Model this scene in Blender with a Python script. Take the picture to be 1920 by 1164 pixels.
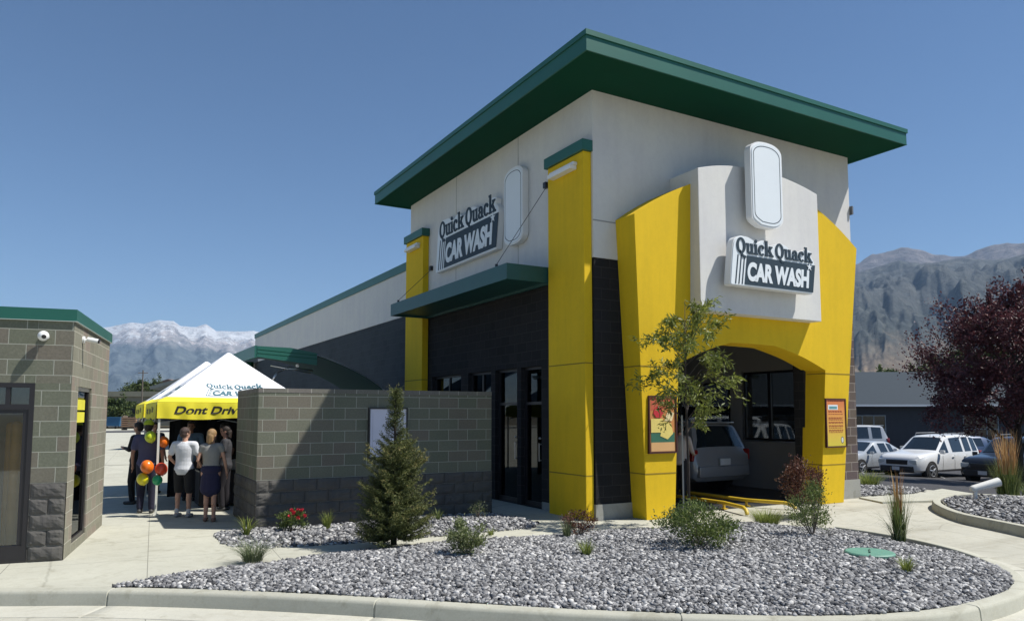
import bpy, bmesh, math, random
import numpy as np
from mathutils import Vector, Matrix
random.seed(7); RNG = np.random.default_rng(11)
scene = bpy.context.scene
for o in list(bpy.data.objects): bpy.data.objects.remove(o)
R = math.radians; PI = math.pi
def V(*a): return Vector(a)

# ------------------------------------------------------------------ camera
cam_d = bpy.data.cameras.new('camera'); cam = bpy.data.objects.new('camera', cam_d)
scene.collection.objects.link(cam); scene.camera = cam
cam.location = (0, 0, 1.92); cam.rotation_euler = (R(90 + 4.78), 0, R(-29.75))
cam_d.sensor_width = 36; cam_d.lens = 26.03; cam_d.shift_y = 78 / 1920
cam_d.clip_start = 0.05; cam_d.clip_end = 60000
scene.render.resolution_x = 1024; scene.render.resolution_y = 620

# ------------------------------------------------------------------ sky, sun, exposure
TO_SUN = Vector((0.55, -0.39, 1.0)).normalized()
world = bpy.data.worlds.new('World'); scene.world = world; world.use_nodes = True
nt = world.node_tree; nt.nodes.clear()
sky = nt.nodes.new('ShaderNodeTexSky'); sky.sky_type = 'NISHITA'; sky.sun_disc = False
sky.sun_elevation = math.asin(TO_SUN.z); sky.sun_rotation = math.atan2(TO_SUN.x, TO_SUN.y)
sky.altitude = 1400; sky.air_density = 1.0; sky.dust_density = 0.1; sky.ozone_density = 3.0
bg = nt.nodes.new('ShaderNodeBackground'); bg.inputs[1].default_value = 0.082
wo = nt.nodes.new('ShaderNodeOutputWorld')
hsv = nt.nodes.new('ShaderNodeHueSaturation'); hsv.inputs['Saturation'].default_value = 1.08; nt.links.new(sky.outputs[0], hsv.inputs['Color']); nt.links.new(hsv.outputs[0], bg.inputs[0]); nt.links.new(bg.outputs[0], wo.inputs[0])
sun_d = bpy.data.lights.new('sun', 'SUN'); sun_d.energy = 5.0; sun_d.angle = R(0.53); sun_d.color = (1.0, 0.96, 0.89)
sun = bpy.data.objects.new('sun', sun_d); scene.collection.objects.link(sun)
sun.rotation_euler = TO_SUN.to_track_quat('Z', 'Y').to_euler(); sun.location = (20, -15, 40)
vs = scene.view_settings; vs.view_transform = 'Standard'; vs.look = 'None'; vs.exposure = 0.42; vs.gamma = 1; vs.use_curve_mapping = False
try:
    scene.cycles.max_bounces = 8; scene.cycles.transparent_max_bounces = 12; scene.cycles.volume_bounces = 0
except Exception: pass

# ------------------------------------------------------------------ materials
def lin(r, g, b):
    f = lambda c: (c / 255 / 12.92) if c / 255 <= 0.04045 else ((c / 255 + 0.055) / 1.055) ** 2.4
    return (f(r), f(g), f(b))
MATS = {}
class N:
    def __init__(s, name):
        s.m = bpy.data.materials.new(name); s.m.use_nodes = True; s.t = s.m.node_tree
        s.b = s.t.nodes['Principled BSDF']; MATS[name] = s.m
    def n(s, t, **kw):
        x = s.t.nodes.new(t)
        for k, v in kw.items(): setattr(x, k, v)
        return x
    def l(s, a, b): s.t.links.new(a, b)
    def coord(s, kind='Object'):
        return s.n('ShaderNodeTexCoord').outputs[kind]
    def noise(s, scale, detail=4, rough=0.6, vec=None, dist=0):
        x = s.n('ShaderNodeTexNoise'); x.inputs['Scale'].default_value = scale; x.inputs['Detail'].default_value = detail
        x.inputs['Roughness'].default_value = rough; x.inputs['Distortion'].default_value = dist
        s.l(vec if vec is not None else s.coord(), x.inputs['Vector']); return x
    def ramp(s, fac, stops):
        x = s.n('ShaderNodeValToRGB'); e = x.color_ramp.elements
        while len(e) < len(stops): e.new(0.5)
        for i, (p, c) in enumerate(stops):
            e[i].position = p; e[i].color = (*c, 1)
        s.l(fac, x.inputs['Fac']); return x
    def mix(s, fac, a, b, mode='MIX'):
        x = s.n('ShaderNodeMix', data_type='RGBA', blend_type=mode)
        for sock, v in ((x.inputs[0], fac), (x.inputs[6], a), (x.inputs[7], b)):
            if isinstance(v, (int, float)): sock.default_value = v
            elif isinstance(v, tuple): sock.default_value = (*v, 1)
            else: s.l(v, sock)
        return x.outputs[2]
    def bump(s, h, strength=0.3, dist=0.01):
        x = s.n('ShaderNodeBump'); x.inputs['Strength'].default_value = strength; x.inputs['Distance'].default_value = dist
        s.l(h, x.inputs['Height']); s.l(x.outputs[0], s.b.inputs['Normal']); return x
def M(name, col, rough=0.6, metal=0.0, var=0.12, scale=3.0, bump=0.0, bscale=60, coat=0.0, spec=0.5):
    if name in MATS: return MATS[name]
    s = N(name); s.b.inputs['Roughness'].default_value = rough; s.b.inputs['Metallic'].default_value = metal
    s.b.inputs['Coat Weight'].default_value = coat; s.b.inputs['Specular IOR Level'].default_value = spec
    no = s.noise(scale, 5, 0.62)
    r = s.ramp(no.outputs[0], [(0.25, tuple(c * (1 - var) for c in col)), (0.75, tuple(min(1, c * (1 + var)) for c in col))])
    s.l(r.outputs[0], s.b.inputs['Base Color'])
    if bump:
        b = s.noise(bscale, 4, 0.7); s.bump(b.outputs[0], bump, 0.01)
    return s.m

def block_mat(name, c1, c2, c3, mortar, split=False, bw=0.406, bh=0.203, msize=0.010, off=(0, 0)):
    """concrete masonry units; UVs are in metres"""
    s = N(name); s.b.inputs['Roughness'].default_value = 0.92; s.b.inputs['Specular IOR Level'].default_value = 0.2
    mp = s.n('ShaderNodeMapping'); s.l(s.coord('UV'), mp.inputs[0]); mp.inputs['Location'].default_value = (off[0], off[1], 0)
    def brick(a, b, m):
        x = s.n('ShaderNodeTexBrick'); x.offset = 0.5; x.squash = 1
        x.inputs['Scale'].default_value = 1; x.inputs['Brick Width'].default_value = bw; x.inputs['Row Height'].default_value = bh
        x.inputs['Mortar Size'].default_value = msize * 0.5; x.inputs['Mortar Smooth'].default_value = 0.15; x.inputs['Bias'].default_value = 0
        x.inputs['Color1'].default_value = (*a, 1); x.inputs['Color2'].default_value = (*b, 1); x.inputs['Mortar'].default_value = (*m, 1)
        s.l(mp.outputs[0], x.inputs['Vector']); return x
    k = brick((0, 0, 0), (1, 1, 1), (0.5, 0.5, 0.5))
    r = s.ramp(k.outputs['Color'], [(0.0, c1), (0.5, c2), (1.0, c3)])
    n1 = s.noise(38, 6, 0.75); n2 = s.noise(0.9, 4, 0.6)
    c = s.mix(0.55, r.outputs[0], s.ramp(n1.outputs[0], [(0.3, (0.55, 0.55, 0.55)), (0.7, (1.25, 1.25, 1.25))]).outputs[0], 'MULTIPLY')
    c = s.mix(0.5, c, s.ramp(n2.outputs[0], [(0.3, (0.82, 0.82, 0.82)), (0.7, (1.12, 1.12, 1.12))]).outputs[0], 'MULTIPLY')
    c = s.mix(k.outputs['Fac'], c, mortar)
    s.l(c, s.b.inputs['Base Color'])
    inv = s.n('ShaderNodeMath', operation='SUBTRACT'); inv.inputs[0].default_value = 1; s.l(k.outputs['Fac'], inv.inputs[1])
    h = s.n('ShaderNodeMath', operation='MULTIPLY_ADD')
    rough = s.noise(17 if split else 70, 7, 0.72)
    s.l(rough.outputs[0], h.inputs[0]); h.inputs[1].default_value = 2.6 if split else 0.35; s.l(inv.outputs[0], h.inputs[2])
    s.bump(h.outputs[0], 1.0 if split else 0.55, 0.022 if split else 0.006)
    return s.m

def concrete_mat(name, col, joint=1.6, streak=True):
    s = N(name); s.b.inputs['Roughness'].default_value = 0.88; s.b.inputs['Specular IOR Level'].default_value = 0.25
    n1 = s.noise(0.45, 6, 0.6); n2 = s.noise(45, 5, 0.8); n3 = s.noise(3.1, 6, 0.7, dist=1.5)
    c = s.ramp(n1.outputs[0], [(0.25, tuple(x * 0.86 for x in col)), (0.75, tuple(x * 1.08 for x in col))]).outputs[0]
    c = s.mix(0.6, c, s.ramp(n2.outputs[0], [(0.3, (0.82, 0.82, 0.82)), (0.72, (1.1, 1.1, 1.1))]).outputs[0], 'MULTIPLY')
    c = s.mix(0.55, c, s.ramp(n3.outputs[0], [(0.32, (0.82, 0.80, 0.76)), (0.5, (1, 1, 1)), (0.8, (1.05, 1.05, 1.05))]).outputs[0], 'MULTIPLY')
    n4 = s.noise(1.1, 7, .68, dist=2.2); c = s.mix(.8, c, s.ramp(n4.outputs[0], [(.36, (.80, .79, .76)), (.44, (1, 1, 1)), (.62, (1, 1, 1)), (.72, (.90, .90, .89))]).outputs[0], 'MULTIPLY')
    vo = s.n('ShaderNodeTexVoronoi', feature='DISTANCE_TO_EDGE'); vo.inputs['Scale'].default_value = .22; wv = s.noise(1.3, 6, .7); ad = s.mix(.12, s.coord(), wv.outputs['Color']); s.l(ad, vo.inputs['Vector'])
    c = s.mix(.4 if joint else 0.0, c, s.ramp(vo.outputs[0], [(.0, (.45, .44, .42)), (.0035, (1, 1, 1))]).outputs[0], 'MULTIPLY')
    if joint and joint > 2:
        mp2 = s.n('ShaderNodeMapping'); s.l(s.coord(), mp2.inputs[0]); mp2.inputs['Rotation'].default_value = (0, 0, R(8)); mp2.inputs['Scale'].default_value = (.12, 1.5, 1); n5 = s.noise(1.6, 6, .6, mp2.outputs[0], dist=.4)
        c = s.mix(.8, c, s.ramp(n5.outputs[0], [(.38, (.84, .83, .81)), (.5, (1, 1, 1)), (.7, (1.03, 1.03, 1.03))]).outputs[0], 'MULTIPLY')
    if joint:
        x = s.n('ShaderNodeTexBrick'); x.offset = 0; x.inputs['Scale'].default_value = 1
        x.inputs['Brick Width'].default_value = joint; x.inputs['Row Height'].default_value = joint; x.inputs['Mortar Size'].default_value = 0.006
        x.inputs['Mortar Smooth'].default_value = 0.4
        mp = s.n('ShaderNodeMapping'); s.l(s.coord(), mp.inputs[0]); mp.inputs['Rotation'].default_value = (0, 0, R(4)); s.l(mp.outputs[0], x.inputs['Vector'])
        c = s.mix(x.outputs['Fac'], c, tuple(v * 0.45 for v in col))
    s.l(c, s.b.inputs['Base Color']); s.bump(n2.outputs[0], 0.25, 0.004)
    return s.m

def shade_mat(name, stops, rough=0.7, spec=0.3, trans=0.0, bump=False):
    """colour picked per leaf / stone through the face attribute 'shade'"""
    s = N(name); a = s.n('ShaderNodeAttribute', attribute_name='shade')
    r = s.ramp(a.outputs['Fac'], stops); s.l(r.outputs[0], s.b.inputs['Base Color'])
    s.b.inputs['Roughness'].default_value = rough; s.b.inputs['Specular IOR Level'].default_value = spec
    if trans:
        tr = s.n('ShaderNodeBsdfTranslucent'); s.l(r.outputs[0], tr.inputs[0]); mx = s.n('ShaderNodeMixShader'); mx.inputs[0].default_value = trans
        out = s.t.nodes['Material Output']; s.l(s.b.outputs[0], mx.inputs[1]); s.l(tr.outputs[0], mx.inputs[2]); s.l(mx.outputs[0], out.inputs[0])
    if bump:
        b = s.noise(90, 5, 0.7); s.bump(b.outputs[0], 0.6, 0.006)
    return s.m

def glass_mat(name, tint=(0.6, 0.65, 0.65), refl=1.0):
    s = N(name); out = s.t.nodes['Material Output']; s.t.nodes.remove(s.b)
    tr = s.n('ShaderNodeBsdfTransparent'); tr.inputs[0].default_value = (*tint, 1)
    gl = s.n('ShaderNodeBsdfGlossy'); gl.inputs['Roughness'].default_value = 0.02; gl.inputs[0].default_value = (0.9 * refl, 0.93 * refl, 0.95 * refl, 1)
    fr = s.n('ShaderNodeFresnel'); fr.inputs[0].default_value = 1.6
    ma = s.n('ShaderNodeMath', operation='MULTIPLY_ADD'); s.l(fr.outputs[0], ma.inputs[0]); ma.inputs[1].default_value = 0.9; ma.inputs[2].default_value = 0.04
    mx = s.n('ShaderNodeMixShader'); s.l(ma.outputs[0], mx.inputs[0]); s.l(tr.outputs[0], mx.inputs[1]); s.l(gl.outputs[0], mx.inputs[2]); s.l(mx.outputs[0], out.inputs[0])
    return s.m

def streak_mat(name, col, rough, streak=.16):
    s = N(name); s.b.inputs['Roughness'].default_value = rough; s.b.inputs['Specular IOR Level'].default_value = .3
    mp = s.n('ShaderNodeMapping'); s.l(s.coord(), mp.inputs[0]); mp.inputs['Scale'].default_value = (1.5, 1.5, .16)
    a = s.noise(2.4, 7, .7, mp.outputs[0]); b = s.noise(.8, 5, .6); d = s.noise(9, 6, .75)
    c = s.mix(1.0, col, s.ramp(a.outputs[0], [(.36, (1 - streak, 1 - streak, 1 - streak * .8)), (.56, (1, 1, 1))]).outputs[0], 'MULTIPLY')
    c = s.mix(.8, c, s.ramp(b.outputs[0], [(.3, (.93, .93, .95)), (.7, (1.05, 1.05, 1.0))]).outputs[0], 'MULTIPLY')
    c = s.mix(.6, c, s.ramp(d.outputs[0], [(.3, (.93, .93, .93)), (.6, (1.02, 1.02, 1.02))]).outputs[0], 'MULTIPLY')
    s.l(c, s.b.inputs['Base Color']); g = s.noise(130, 5, .8); s.bump(g.outputs[0], .5, .006); return s.m
YEL = streak_mat('yellow_stucco', (0.75, 0.495, 0.012), .8, .07)
WHITE = streak_mat('stucco_white', (0.66, 0.655, 0.64), .9, .045)
GREEN = M('green_metal', (0.015, 0.108, 0.078), 0.42, var=0.08, scale=1.2)
DGREEN = M('dark_green_soffit', (0.001, 0.050, 0.025), 0.75, var=0.12, scale=0.8, spec=0.15)
CHAR = block_mat('charcoal_block', (0.020, 0.020, 0.021), (0.028, 0.027, 0.028), (0.023, 0.022, 0.024), (0.046, 0.044, 0.042), msize=0.012)
CHARS = block_mat('charcoal_split_block', (0.072, 0.069, 0.064), (0.10, 0.095, 0.087), (0.085, 0.080, 0.075), (0.27, 0.26, 0.23), split=True, msize=0.011)
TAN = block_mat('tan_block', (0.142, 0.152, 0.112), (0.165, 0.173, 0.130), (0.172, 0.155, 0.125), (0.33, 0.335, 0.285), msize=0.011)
PIER_BLOCK = block_mat('brown_block', (0.10, 0.075, 0.065), (0.13, 0.105, 0.085), (0.11, 0.085, 0.09), (0.34, 0.31, 0.28), msize=0.012)
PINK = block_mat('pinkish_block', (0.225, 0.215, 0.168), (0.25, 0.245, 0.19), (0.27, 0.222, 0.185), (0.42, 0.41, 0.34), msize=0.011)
CONC = concrete_mat('concrete', (0.47, 0.465, 0.39))
CONC2 = concrete_mat('drive_concrete', (0.45, 0.44, 0.375), joint=3.2)
CURB = concrete_mat('curb_concrete', (0.43, 0.425, 0.355), joint=0)
PLINTH = concrete_mat('plinth_concrete', (0.33, 0.33, 0.30), joint=0)
ASPH = M('asphalt', (0.040, 0.040, 0.044), 0.9, var=0.3, scale=2.0, bump=0.5, bscale=120)
BLACK = M('black_frame', (0.012, 0.012, 0.014), 0.35, var=0.1)
BRONZE = M('bronze_frame', (0.028, 0.026, 0.028), 0.4, metal=0.3, var=0.1)
DARKWALL = M('interior_grey', (0.30, 0.30, 0.31), 0.8, var=0.08, scale=0.6)
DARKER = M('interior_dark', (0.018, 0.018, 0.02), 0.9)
GLASS = glass_mat('window_glass', (0.22, 0.25, 0.26), .55); GLASS2 = glass_mat('clear_glass', (0.95, 0.97, 0.96), .6)
DGLASS = M('dark_glass', (0.010, 0.012, 0.015), 0.06, var=0.05, spec=0.9)
CARGLASS = M('car_glass', (0.015, 0.022, 0.028), 0.05, var=0.1, spec=1.0)
STEEL = M('steel', (0.55, 0.55, 0.56), 0.3, metal=0.9, var=0.05)
WPLAST = M('white_plastic', (0.78, 0.79, 0.78), 0.45, var=0.03)
NAVY = M('navy_sign', (0.013, 0.034, 0.052), 0.6, var=0.06)
SIGNW = M('sign_white', (0.74, 0.79, 0.82), 0.5, var=0.02)
SIGNEDGE = M('sign_edge_white', (0.76, 0.77, 0.77), 0.55, var=0.03)
RUB = M('rubber', (0.018, 0.018, 0.018), 0.85, var=0.2)
BARK = M('dark_bark', (0.045, 0.034, 0.027), 0.9, var=0.3, scale=14, bump=0.6, bscale=50)
BARK2 = M('grey_bark', (0.12, 0.10, 0.08), 0.9, var=0.3, scale=14, bump=0.6, bscale=50)

# ------------------------------------------------------------------ mesh helpers
COL = scene.collection
def tag(o, label=None, cat=None, group=None, kind=None):
    if label: o['label'] = label
    if cat: o['category'] = cat
    if group: o['group'] = group
    if kind: o['kind'] = kind
    return o
def empty(name, loc, label=None, cat=None, group=None, rz=0.0):
    o = bpy.data.objects.new(name, None); COL.objects.link(o); o.location = loc; o.rotation_euler = (0, 0, rz)
    o.empty_display_size = 0.2
    return tag(o, label, cat, group)
def link(name, me, mat, parent=None, smooth=False, sharp=None):
    for m in (mat if isinstance(mat, (list, tuple)) else [mat]): me.materials.append(m)
    o = bpy.data.objects.new(name, me); COL.objects.link(o)
    if parent: o.parent = parent
    if smooth:
        me.polygons.foreach_set('use_smooth', [True] * len(me.polygons))
        if sharp: me.set_sharp_from_angle(angle=R(sharp))
    return o
class MB:
    def __init__(s): s.v = []; s.f = []; s.mi = []
    def add(s, vs_, fs, mi=0):
        b = len(s.v); s.v += [tuple(p) for p in vs_]; s.f += [tuple(i + b for i in f) for f in fs]; s.mi += [mi] * len(fs)
    def box(s, a, b, mi=0, rz=0, piv=None):
        x0, y0, z0 = a; x1, y1, z1 = b
        p = [(x0, y0, z0), (x1, y0, z0), (x1, y1, z0), (x0, y1, z0), (x0, y0, z1), (x1, y0, z1), (x1, y1, z1), (x0, y1, z1)]
        if rz:
            c = piv or ((x0 + x1) / 2, (y0 + y1) / 2); cs, sn = math.cos(rz), math.sin(rz)
            p = [(c[0] + (q[0] - c[0]) * cs - (q[1] - c[1]) * sn, c[1] + (q[0] - c[0]) * sn + (q[1] - c[1]) * cs, q[2]) for q in p]
        s.add(p, [(3, 2, 1, 0), (4, 5, 6, 7), (0, 1, 5, 4), (1, 2, 6, 5), (2, 3, 7, 6), (3, 0, 4, 7)], mi)
    def tube(s, pts, r, n=10, mi=0, caps=True):
        """pts: list of points; r: radius or list of radii"""
        pts = [Vector(p) for p in pts]; rr = r if isinstance(r, (list, tuple)) else [r] * len(pts)
        rings = []; up = None
        for i, p in enumerate(pts):
            d = (pts[min(i + 1, len(pts) - 1)] - pts[max(i - 1, 0)]).normalized()
            if up is None or abs(d.dot(up)) > 0.98: up = Vector((0, 0, 1)) if abs(d.z) < 0.9 else Vector((1, 0, 0))
            a = d.cross(up).normalized(); b = d.cross(a).normalized(); up = -b if False else up
            rings.append([p + (a * math.cos(2 * PI * k / n) + b * math.sin(2 * PI * k / n)) * rr[i] for k in range(n)])
        vs_ = [q for rg in rings for q in rg]; fs = []
        for i in range(len(pts) - 1):
            for k in range(n):
                fs.append((i * n + k, i * n + (k + 1) % n, (i + 1) * n + (k + 1) % n, (i + 1) * n + k))
        if caps: fs += [tuple(range(n))[::-1], tuple((len(pts) - 1) * n + k for k in range(n))]
        s.add(vs_, fs, mi)
    def sphere(s, c, rad, nu=12, nv=8, mi=0):
        rx, ry, rz = rad if isinstance(rad, (list, tuple)) else (rad,) * 3
        vs_ = [(c[0], c[1], c[2] - rz)]
        for j in range(1, nv):
            ph = -PI / 2 + PI * j / nv
            for i in range(nu):
                th = 2 * PI * i / nu; vs_.append((c[0] + rx * math.cos(ph) * math.cos(th), c[1] + ry * math.cos(ph) * math.sin(th), c[2] + rz * math.sin(ph)))
        vs_.append((c[0], c[1], c[2] + rz)); fs = [(0, 1 + (i + 1) % nu, 1 + i) for i in range(nu)]
        for j in range(nv - 2):
            for i in range(nu):
                a = 1 + j * nu; fs.append((a + i, a + (i + 1) % nu, a + nu + (i + 1) % nu, a + nu + i))
        t = len(vs_) - 1; a = 1 + (nv - 2) * nu; fs += [(a + i, a + (i + 1) % nu, t) for i in range(nu)]
        s.add(vs_, fs, mi)
    def prism(s, poly, fr, d0, d1, mi=0, back=True):
        """poly: 2D outline in the frame fr=(origin,U,V,W); extruded from d0 to d1 along W"""
        O, U, Vv, W = fr; n = len(poly)
        A = [O + U * u + Vv * w + W * d0 for u, w in poly]; B = [O + U * u + Vv * w + W * d1 for u, w in poly]
        fs = [tuple(range(n, 2 * n))] + [(i, (i + 1) % n, n + (i + 1) % n, n + i) for i in range(n)]
        if back: fs.append(tuple(range(n))[::-1])
        s.add(A + B, fs, mi)
    def build(s, name, mat, parent=None, smooth=False, sharp=None, bevel=0, fixn=True):
        me = bpy.data.meshes.new(name); me.from_pydata(s.v, [], s.f)
        me.polygons.foreach_set('material_index', s.mi)
        if fixn or bevel:
            bm = bmesh.new(); bm.from_mesh(me)
            if bevel:
                bmesh.ops.remove_doubles(bm, verts=bm.verts, dist=1e-5)
                es = [e for e in bm.edges if len(e.link_faces) == 2 and e.calc_face_angle(0) > R(35)]
                bmesh.ops.bevel(bm, geom=es, offset=bevel, segments=2, affect='EDGES', profile=0.6)
            bmesh.ops.recalc_face_normals(bm, faces=bm.faces); bm.to_mesh(me); bm.free()
        metric_uv(me); me.update()
        return link(name, me, mat, parent, smooth, sharp)
def metric_uv(me):
    nl = len(me.loops)
    if not nl: return
    uv = me.uv_layers.new(name='UVMap'); co = np.empty(len(me.vertices) * 3); me.vertices.foreach_get('co', co); co = co.reshape(-1, 3)
    li = np.empty(nl, dtype=np.int32); me.loops.foreach_get('vertex_index', li)
    nf = len(me.polygons); nr = np.empty(nf * 3); me.polygons.foreach_get('normal', nr); nr = nr.reshape(-1, 3)
    lt = np.empty(nf, dtype=np.int32); me.polygons.foreach_get('loop_total', lt); N_ = np.repeat(nr, lt, axis=0); P = co[li]
    hor = np.abs(N_[:, 2]) > 0.8
    t = np.stack([-N_[:, 1], N_[:, 0]], 1); ln = np.linalg.norm(t, axis=1); ln[ln == 0] = 1; t /= ln[:, None]
    u = np.where(hor, P[:, 0], P[:, 0] * t[:, 0] + P[:, 1] * t[:, 1]); w = np.where(hor, P[:, 1], P[:, 2])
    uv.data.foreach_set('uv', np.stack([u + 50, w + 20.3], 1).astype(np.float32).ravel())
def fast_mesh(name, verts, faces, shade=None):
    """verts (N,3) array, faces (M,k) array"""
    me = bpy.data.meshes.new(name); nV, nF, k = len(verts), len(faces), faces.shape[1]
    me.vertices.add(nV); me.vertices.foreach_set('co', np.asarray(verts, np.float32).ravel())
    me.loops.add(nF * k); me.loops.foreach_set('vertex_index', faces.astype(np.int32).ravel())
    me.polygons.add(nF); me.polygons.foreach_set('loop_start', np.arange(0, nF * k, k, dtype=np.int32))
    try: me.polygons.foreach_set('loop_total', np.full(nF, k, dtype=np.int32))
    except Exception: pass
    me.update(calc_edges=True)
    if shade is not None:
        a = me.attributes.new('shade', 'FLOAT', 'FACE'); a.data.foreach_set('value', np.asarray(shade, np.float32))
    return me
def unit(a): return a / np.maximum(np.linalg.norm(a, axis=-1, keepdims=True), 1e-9)
def leaf_mesh(name, P, D, L, W, shade=None, fold=0.25):
    """rhombic folded leaves: P base points, D axis directions, L lengths, W widths"""
    n = len(P); D = unit(D); rnd = unit(RNG.normal(size=(n, 3))); S = unit(np.cross(D, rnd)); Nn = np.cross(D, S)
    L = np.broadcast_to(L, (n,))[:, None]; W = np.broadcast_to(W, (n,))[:, None]
    a = P; t = P + D * L; m = P + D * L * 0.45; l = m + S * W / 2 + Nn * W * fold; r = m - S * W / 2 + Nn * W * fold
    verts = np.stack([a, l, t, r], 1).reshape(-1, 3); i = np.arange(n) * 4
    faces = np.concatenate([np.stack([i, i + 1, i + 2], 1), np.stack([i, i + 2, i + 3], 1)])
    if shade is None: shade = RNG.random(n)
    return fast_mesh(name, verts, faces, np.concatenate([shade, shade]))
def bake(o):
    dg = bpy.context.evaluated_depsgraph_get(); dg.update()
    me = bpy.data.meshes.new_from_object(o.evaluated_get(dg)); return me
def kind(o, k='structure'): o['kind'] = k; return o

def wall_grid(mb, O, U, W, us, zs, solid, thick, mi=0):
    """wall in the plane O + U*u + z, thickness along W; cells us x zs where solid(i,j)"""
    nu, nz = len(us) - 1, len(zs) - 1
    def P(u, z, d): return O + U * u + Vector((0, 0, z)) + W * d
    S = lambda i, j: 0 <= i < nu and 0 <= j < nz and solid(0.5 * (us[i] + us[i + 1]), 0.5 * (zs[j] + zs[j + 1]))
    for i in range(nu):
        for j in range(nz):
            if not S(i, j): continue
            a, b, c, d = us[i], us[i + 1], zs[j], zs[j + 1]
            mb.add([P(a, c, 0), P(b, c, 0), P(b, d, 0), P(a, d, 0)], [(0, 1, 2, 3)], mi)
            mb.add([P(a, c, thick), P(b, c, thick), P(b, d, thick), P(a, d, thick)], [(3, 2, 1, 0)], mi)
            if not S(i - 1, j): mb.add([P(a, c, 0), P(a, d, 0), P(a, d, thick), P(a, c, thick)], [(0, 1, 2, 3)], mi)
            if not S(i + 1, j): mb.add([P(b, c, 0), P(b, c, thick), P(b, d, thick), P(b, d, 0)], [(0, 1, 2, 3)], mi)
            if not S(i, j - 1): mb.add([P(a, c, 0), P(a, c, thick), P(b, c, thick), P(b, c, 0)], [(0, 1, 2, 3)], mi)
            if not S(i, j + 1): mb.add([P(a, d, 0), P(b, d, 0), P(b, d, thick), P(a, d, thick)], [(0, 1, 2, 3)], mi)
def holes(rects):
    return lambda u, z: not any(a < u < b and c < z < d for a, b, c, d in rects)

# ------------------------------------------------------------------ ground, drive, pavement
def ss(t): t = max(0.0, min(1.0, t)); return t * t * (3 - 2 * t)
def gz(x, y):
    """height of the drive / lot surface"""
    z = -0.15
    if y > 8: z = -0.15 + 0.147 * ss((y - 8) / 2.2)
    z -= 0.75 * max(0.0, min(1.0, (x - 18.5) / 13)) * ss((y - 6) / 3)
    if x < 9: z = -0.15 if y < 12 else -0.004
    return z
def grid_sheet(name, xs, ys, zf, mat):
    xs = np.array(xs); ys = np.array(ys); nx, ny = len(xs), len(ys)
    v = np.array([(x, y, zf(x, y)) for y in ys for x in xs])
    i, j = np.meshgrid(np.arange(nx - 1), np.arange(ny - 1)); a = (j * nx + i).ravel()
    f = np.stack([a, a + 1, a + 1 + nx, a + nx], 1)
    me = fast_mesh(name, v, f); metric_uv(me); return link(name, me, mat, None, True)
far = [60, 90, 150, 300, 700, 2000, 6000, 14000]
xs = [-q for q in far[::-1]] + list(np.arange(-45, 50, 1.0)) + far
ys = [-q for q in far[::-1]] + list(np.arange(-45, 55, 0.5)) + far
s = N('ground'); s.b.inputs['Roughness'].default_value = 0.95
n1 = s.noise(0.02, 8, 0.7); n2 = s.noise(1.2, 6, 0.7)
c = s.ramp(n1.outputs[0], [(0.35, (0.09, 0.10, 0.055)), (0.5, (0.16, 0.14, 0.09)), (0.68, (0.24, 0.20, 0.15))]).outputs[0]
c = s.mix(0.5, c, s.ramp(n2.outputs[0], [(0.3, (0.7, 0.7, 0.7)), (0.7, (1.2, 1.2, 1.2))]).outputs[0], 'MULTIPLY')
s.l(c, s.b.inputs['Base Color'])
kind(grid_sheet('ground', xs, ys, lambda x, y: gz(x, y) - 0.06 - (0.02 if max(abs(x), abs(y)) < 60 else 0.5), s.m))
# concrete drive in front and to the right of the planted island
kind(grid_sheet('drive', np.arange(-16, 24.01, 0.5), np.arange(-8, 16.01, 0.25), lambda x, y: gz(x, y) - 0.002, CONC2))
# asphalt parking lot east of the wash, and behind the tents
def quad_sheet(name, pts, mat, n=24, dz=0.0):
    a, b, c_, d = [Vector((*p, 0)) for p in pts]; v = []; 
    for j in range(n + 1):
        for i in range(n + 1):
            p = a.lerp(b, i / n).lerp(d.lerp(c_, i / n), j / n); v.append((p.x, p.y, gz(p.x, p.y) + dz))
    v = np.array(v); i, j = np.meshgrid(np.arange(n), np.arange(n)); k = (j * (n + 1) + i).ravel()
    me = fast_mesh(name, v, np.stack([k, k + 1, k + n + 2, k + n + 1], 1)); metric_uv(me); return link(name, me, mat, None, True)
kind(quad_sheet('parking_lot', [(18.0, 7.0), (75, 1), (75, 75), (18.9, 46)], ASPH, 40, 0.006))
kind(quad_sheet('far_pavement', [(-30, 32.1), (8.0, 32.1), (20, 110), (-60, 110)], CONC, 20, 0.0))
kind(quad_sheet('street', [(-60, 88), (17, 88), (18, 97), (-60, 97)], ASPH, 8, 0.012))
s = M('paint_white', (0.7, 0.7, 0.68), 0.7)
mb = MB()
for k in range(9):
    x0 = 22.5 + k * 1.9; y0 = 26.5 - k * 2.25
    mb.add([(x0, y0, gz(x0, y0) + 0.012), (x0 + 0.1, y0 + 0.06, gz(x0, y0) + 0.012), (x0 + 4.0, y0 + 3.2, gz(x0 + 4, y0 + 3.2) + 0.014), (x0 + 3.9, y0 + 3.14, gz(x0 + 4, y0 + 3) + 0.014)], [(0, 1, 2, 3)])
kind(mb.build('parking_line', s))

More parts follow.
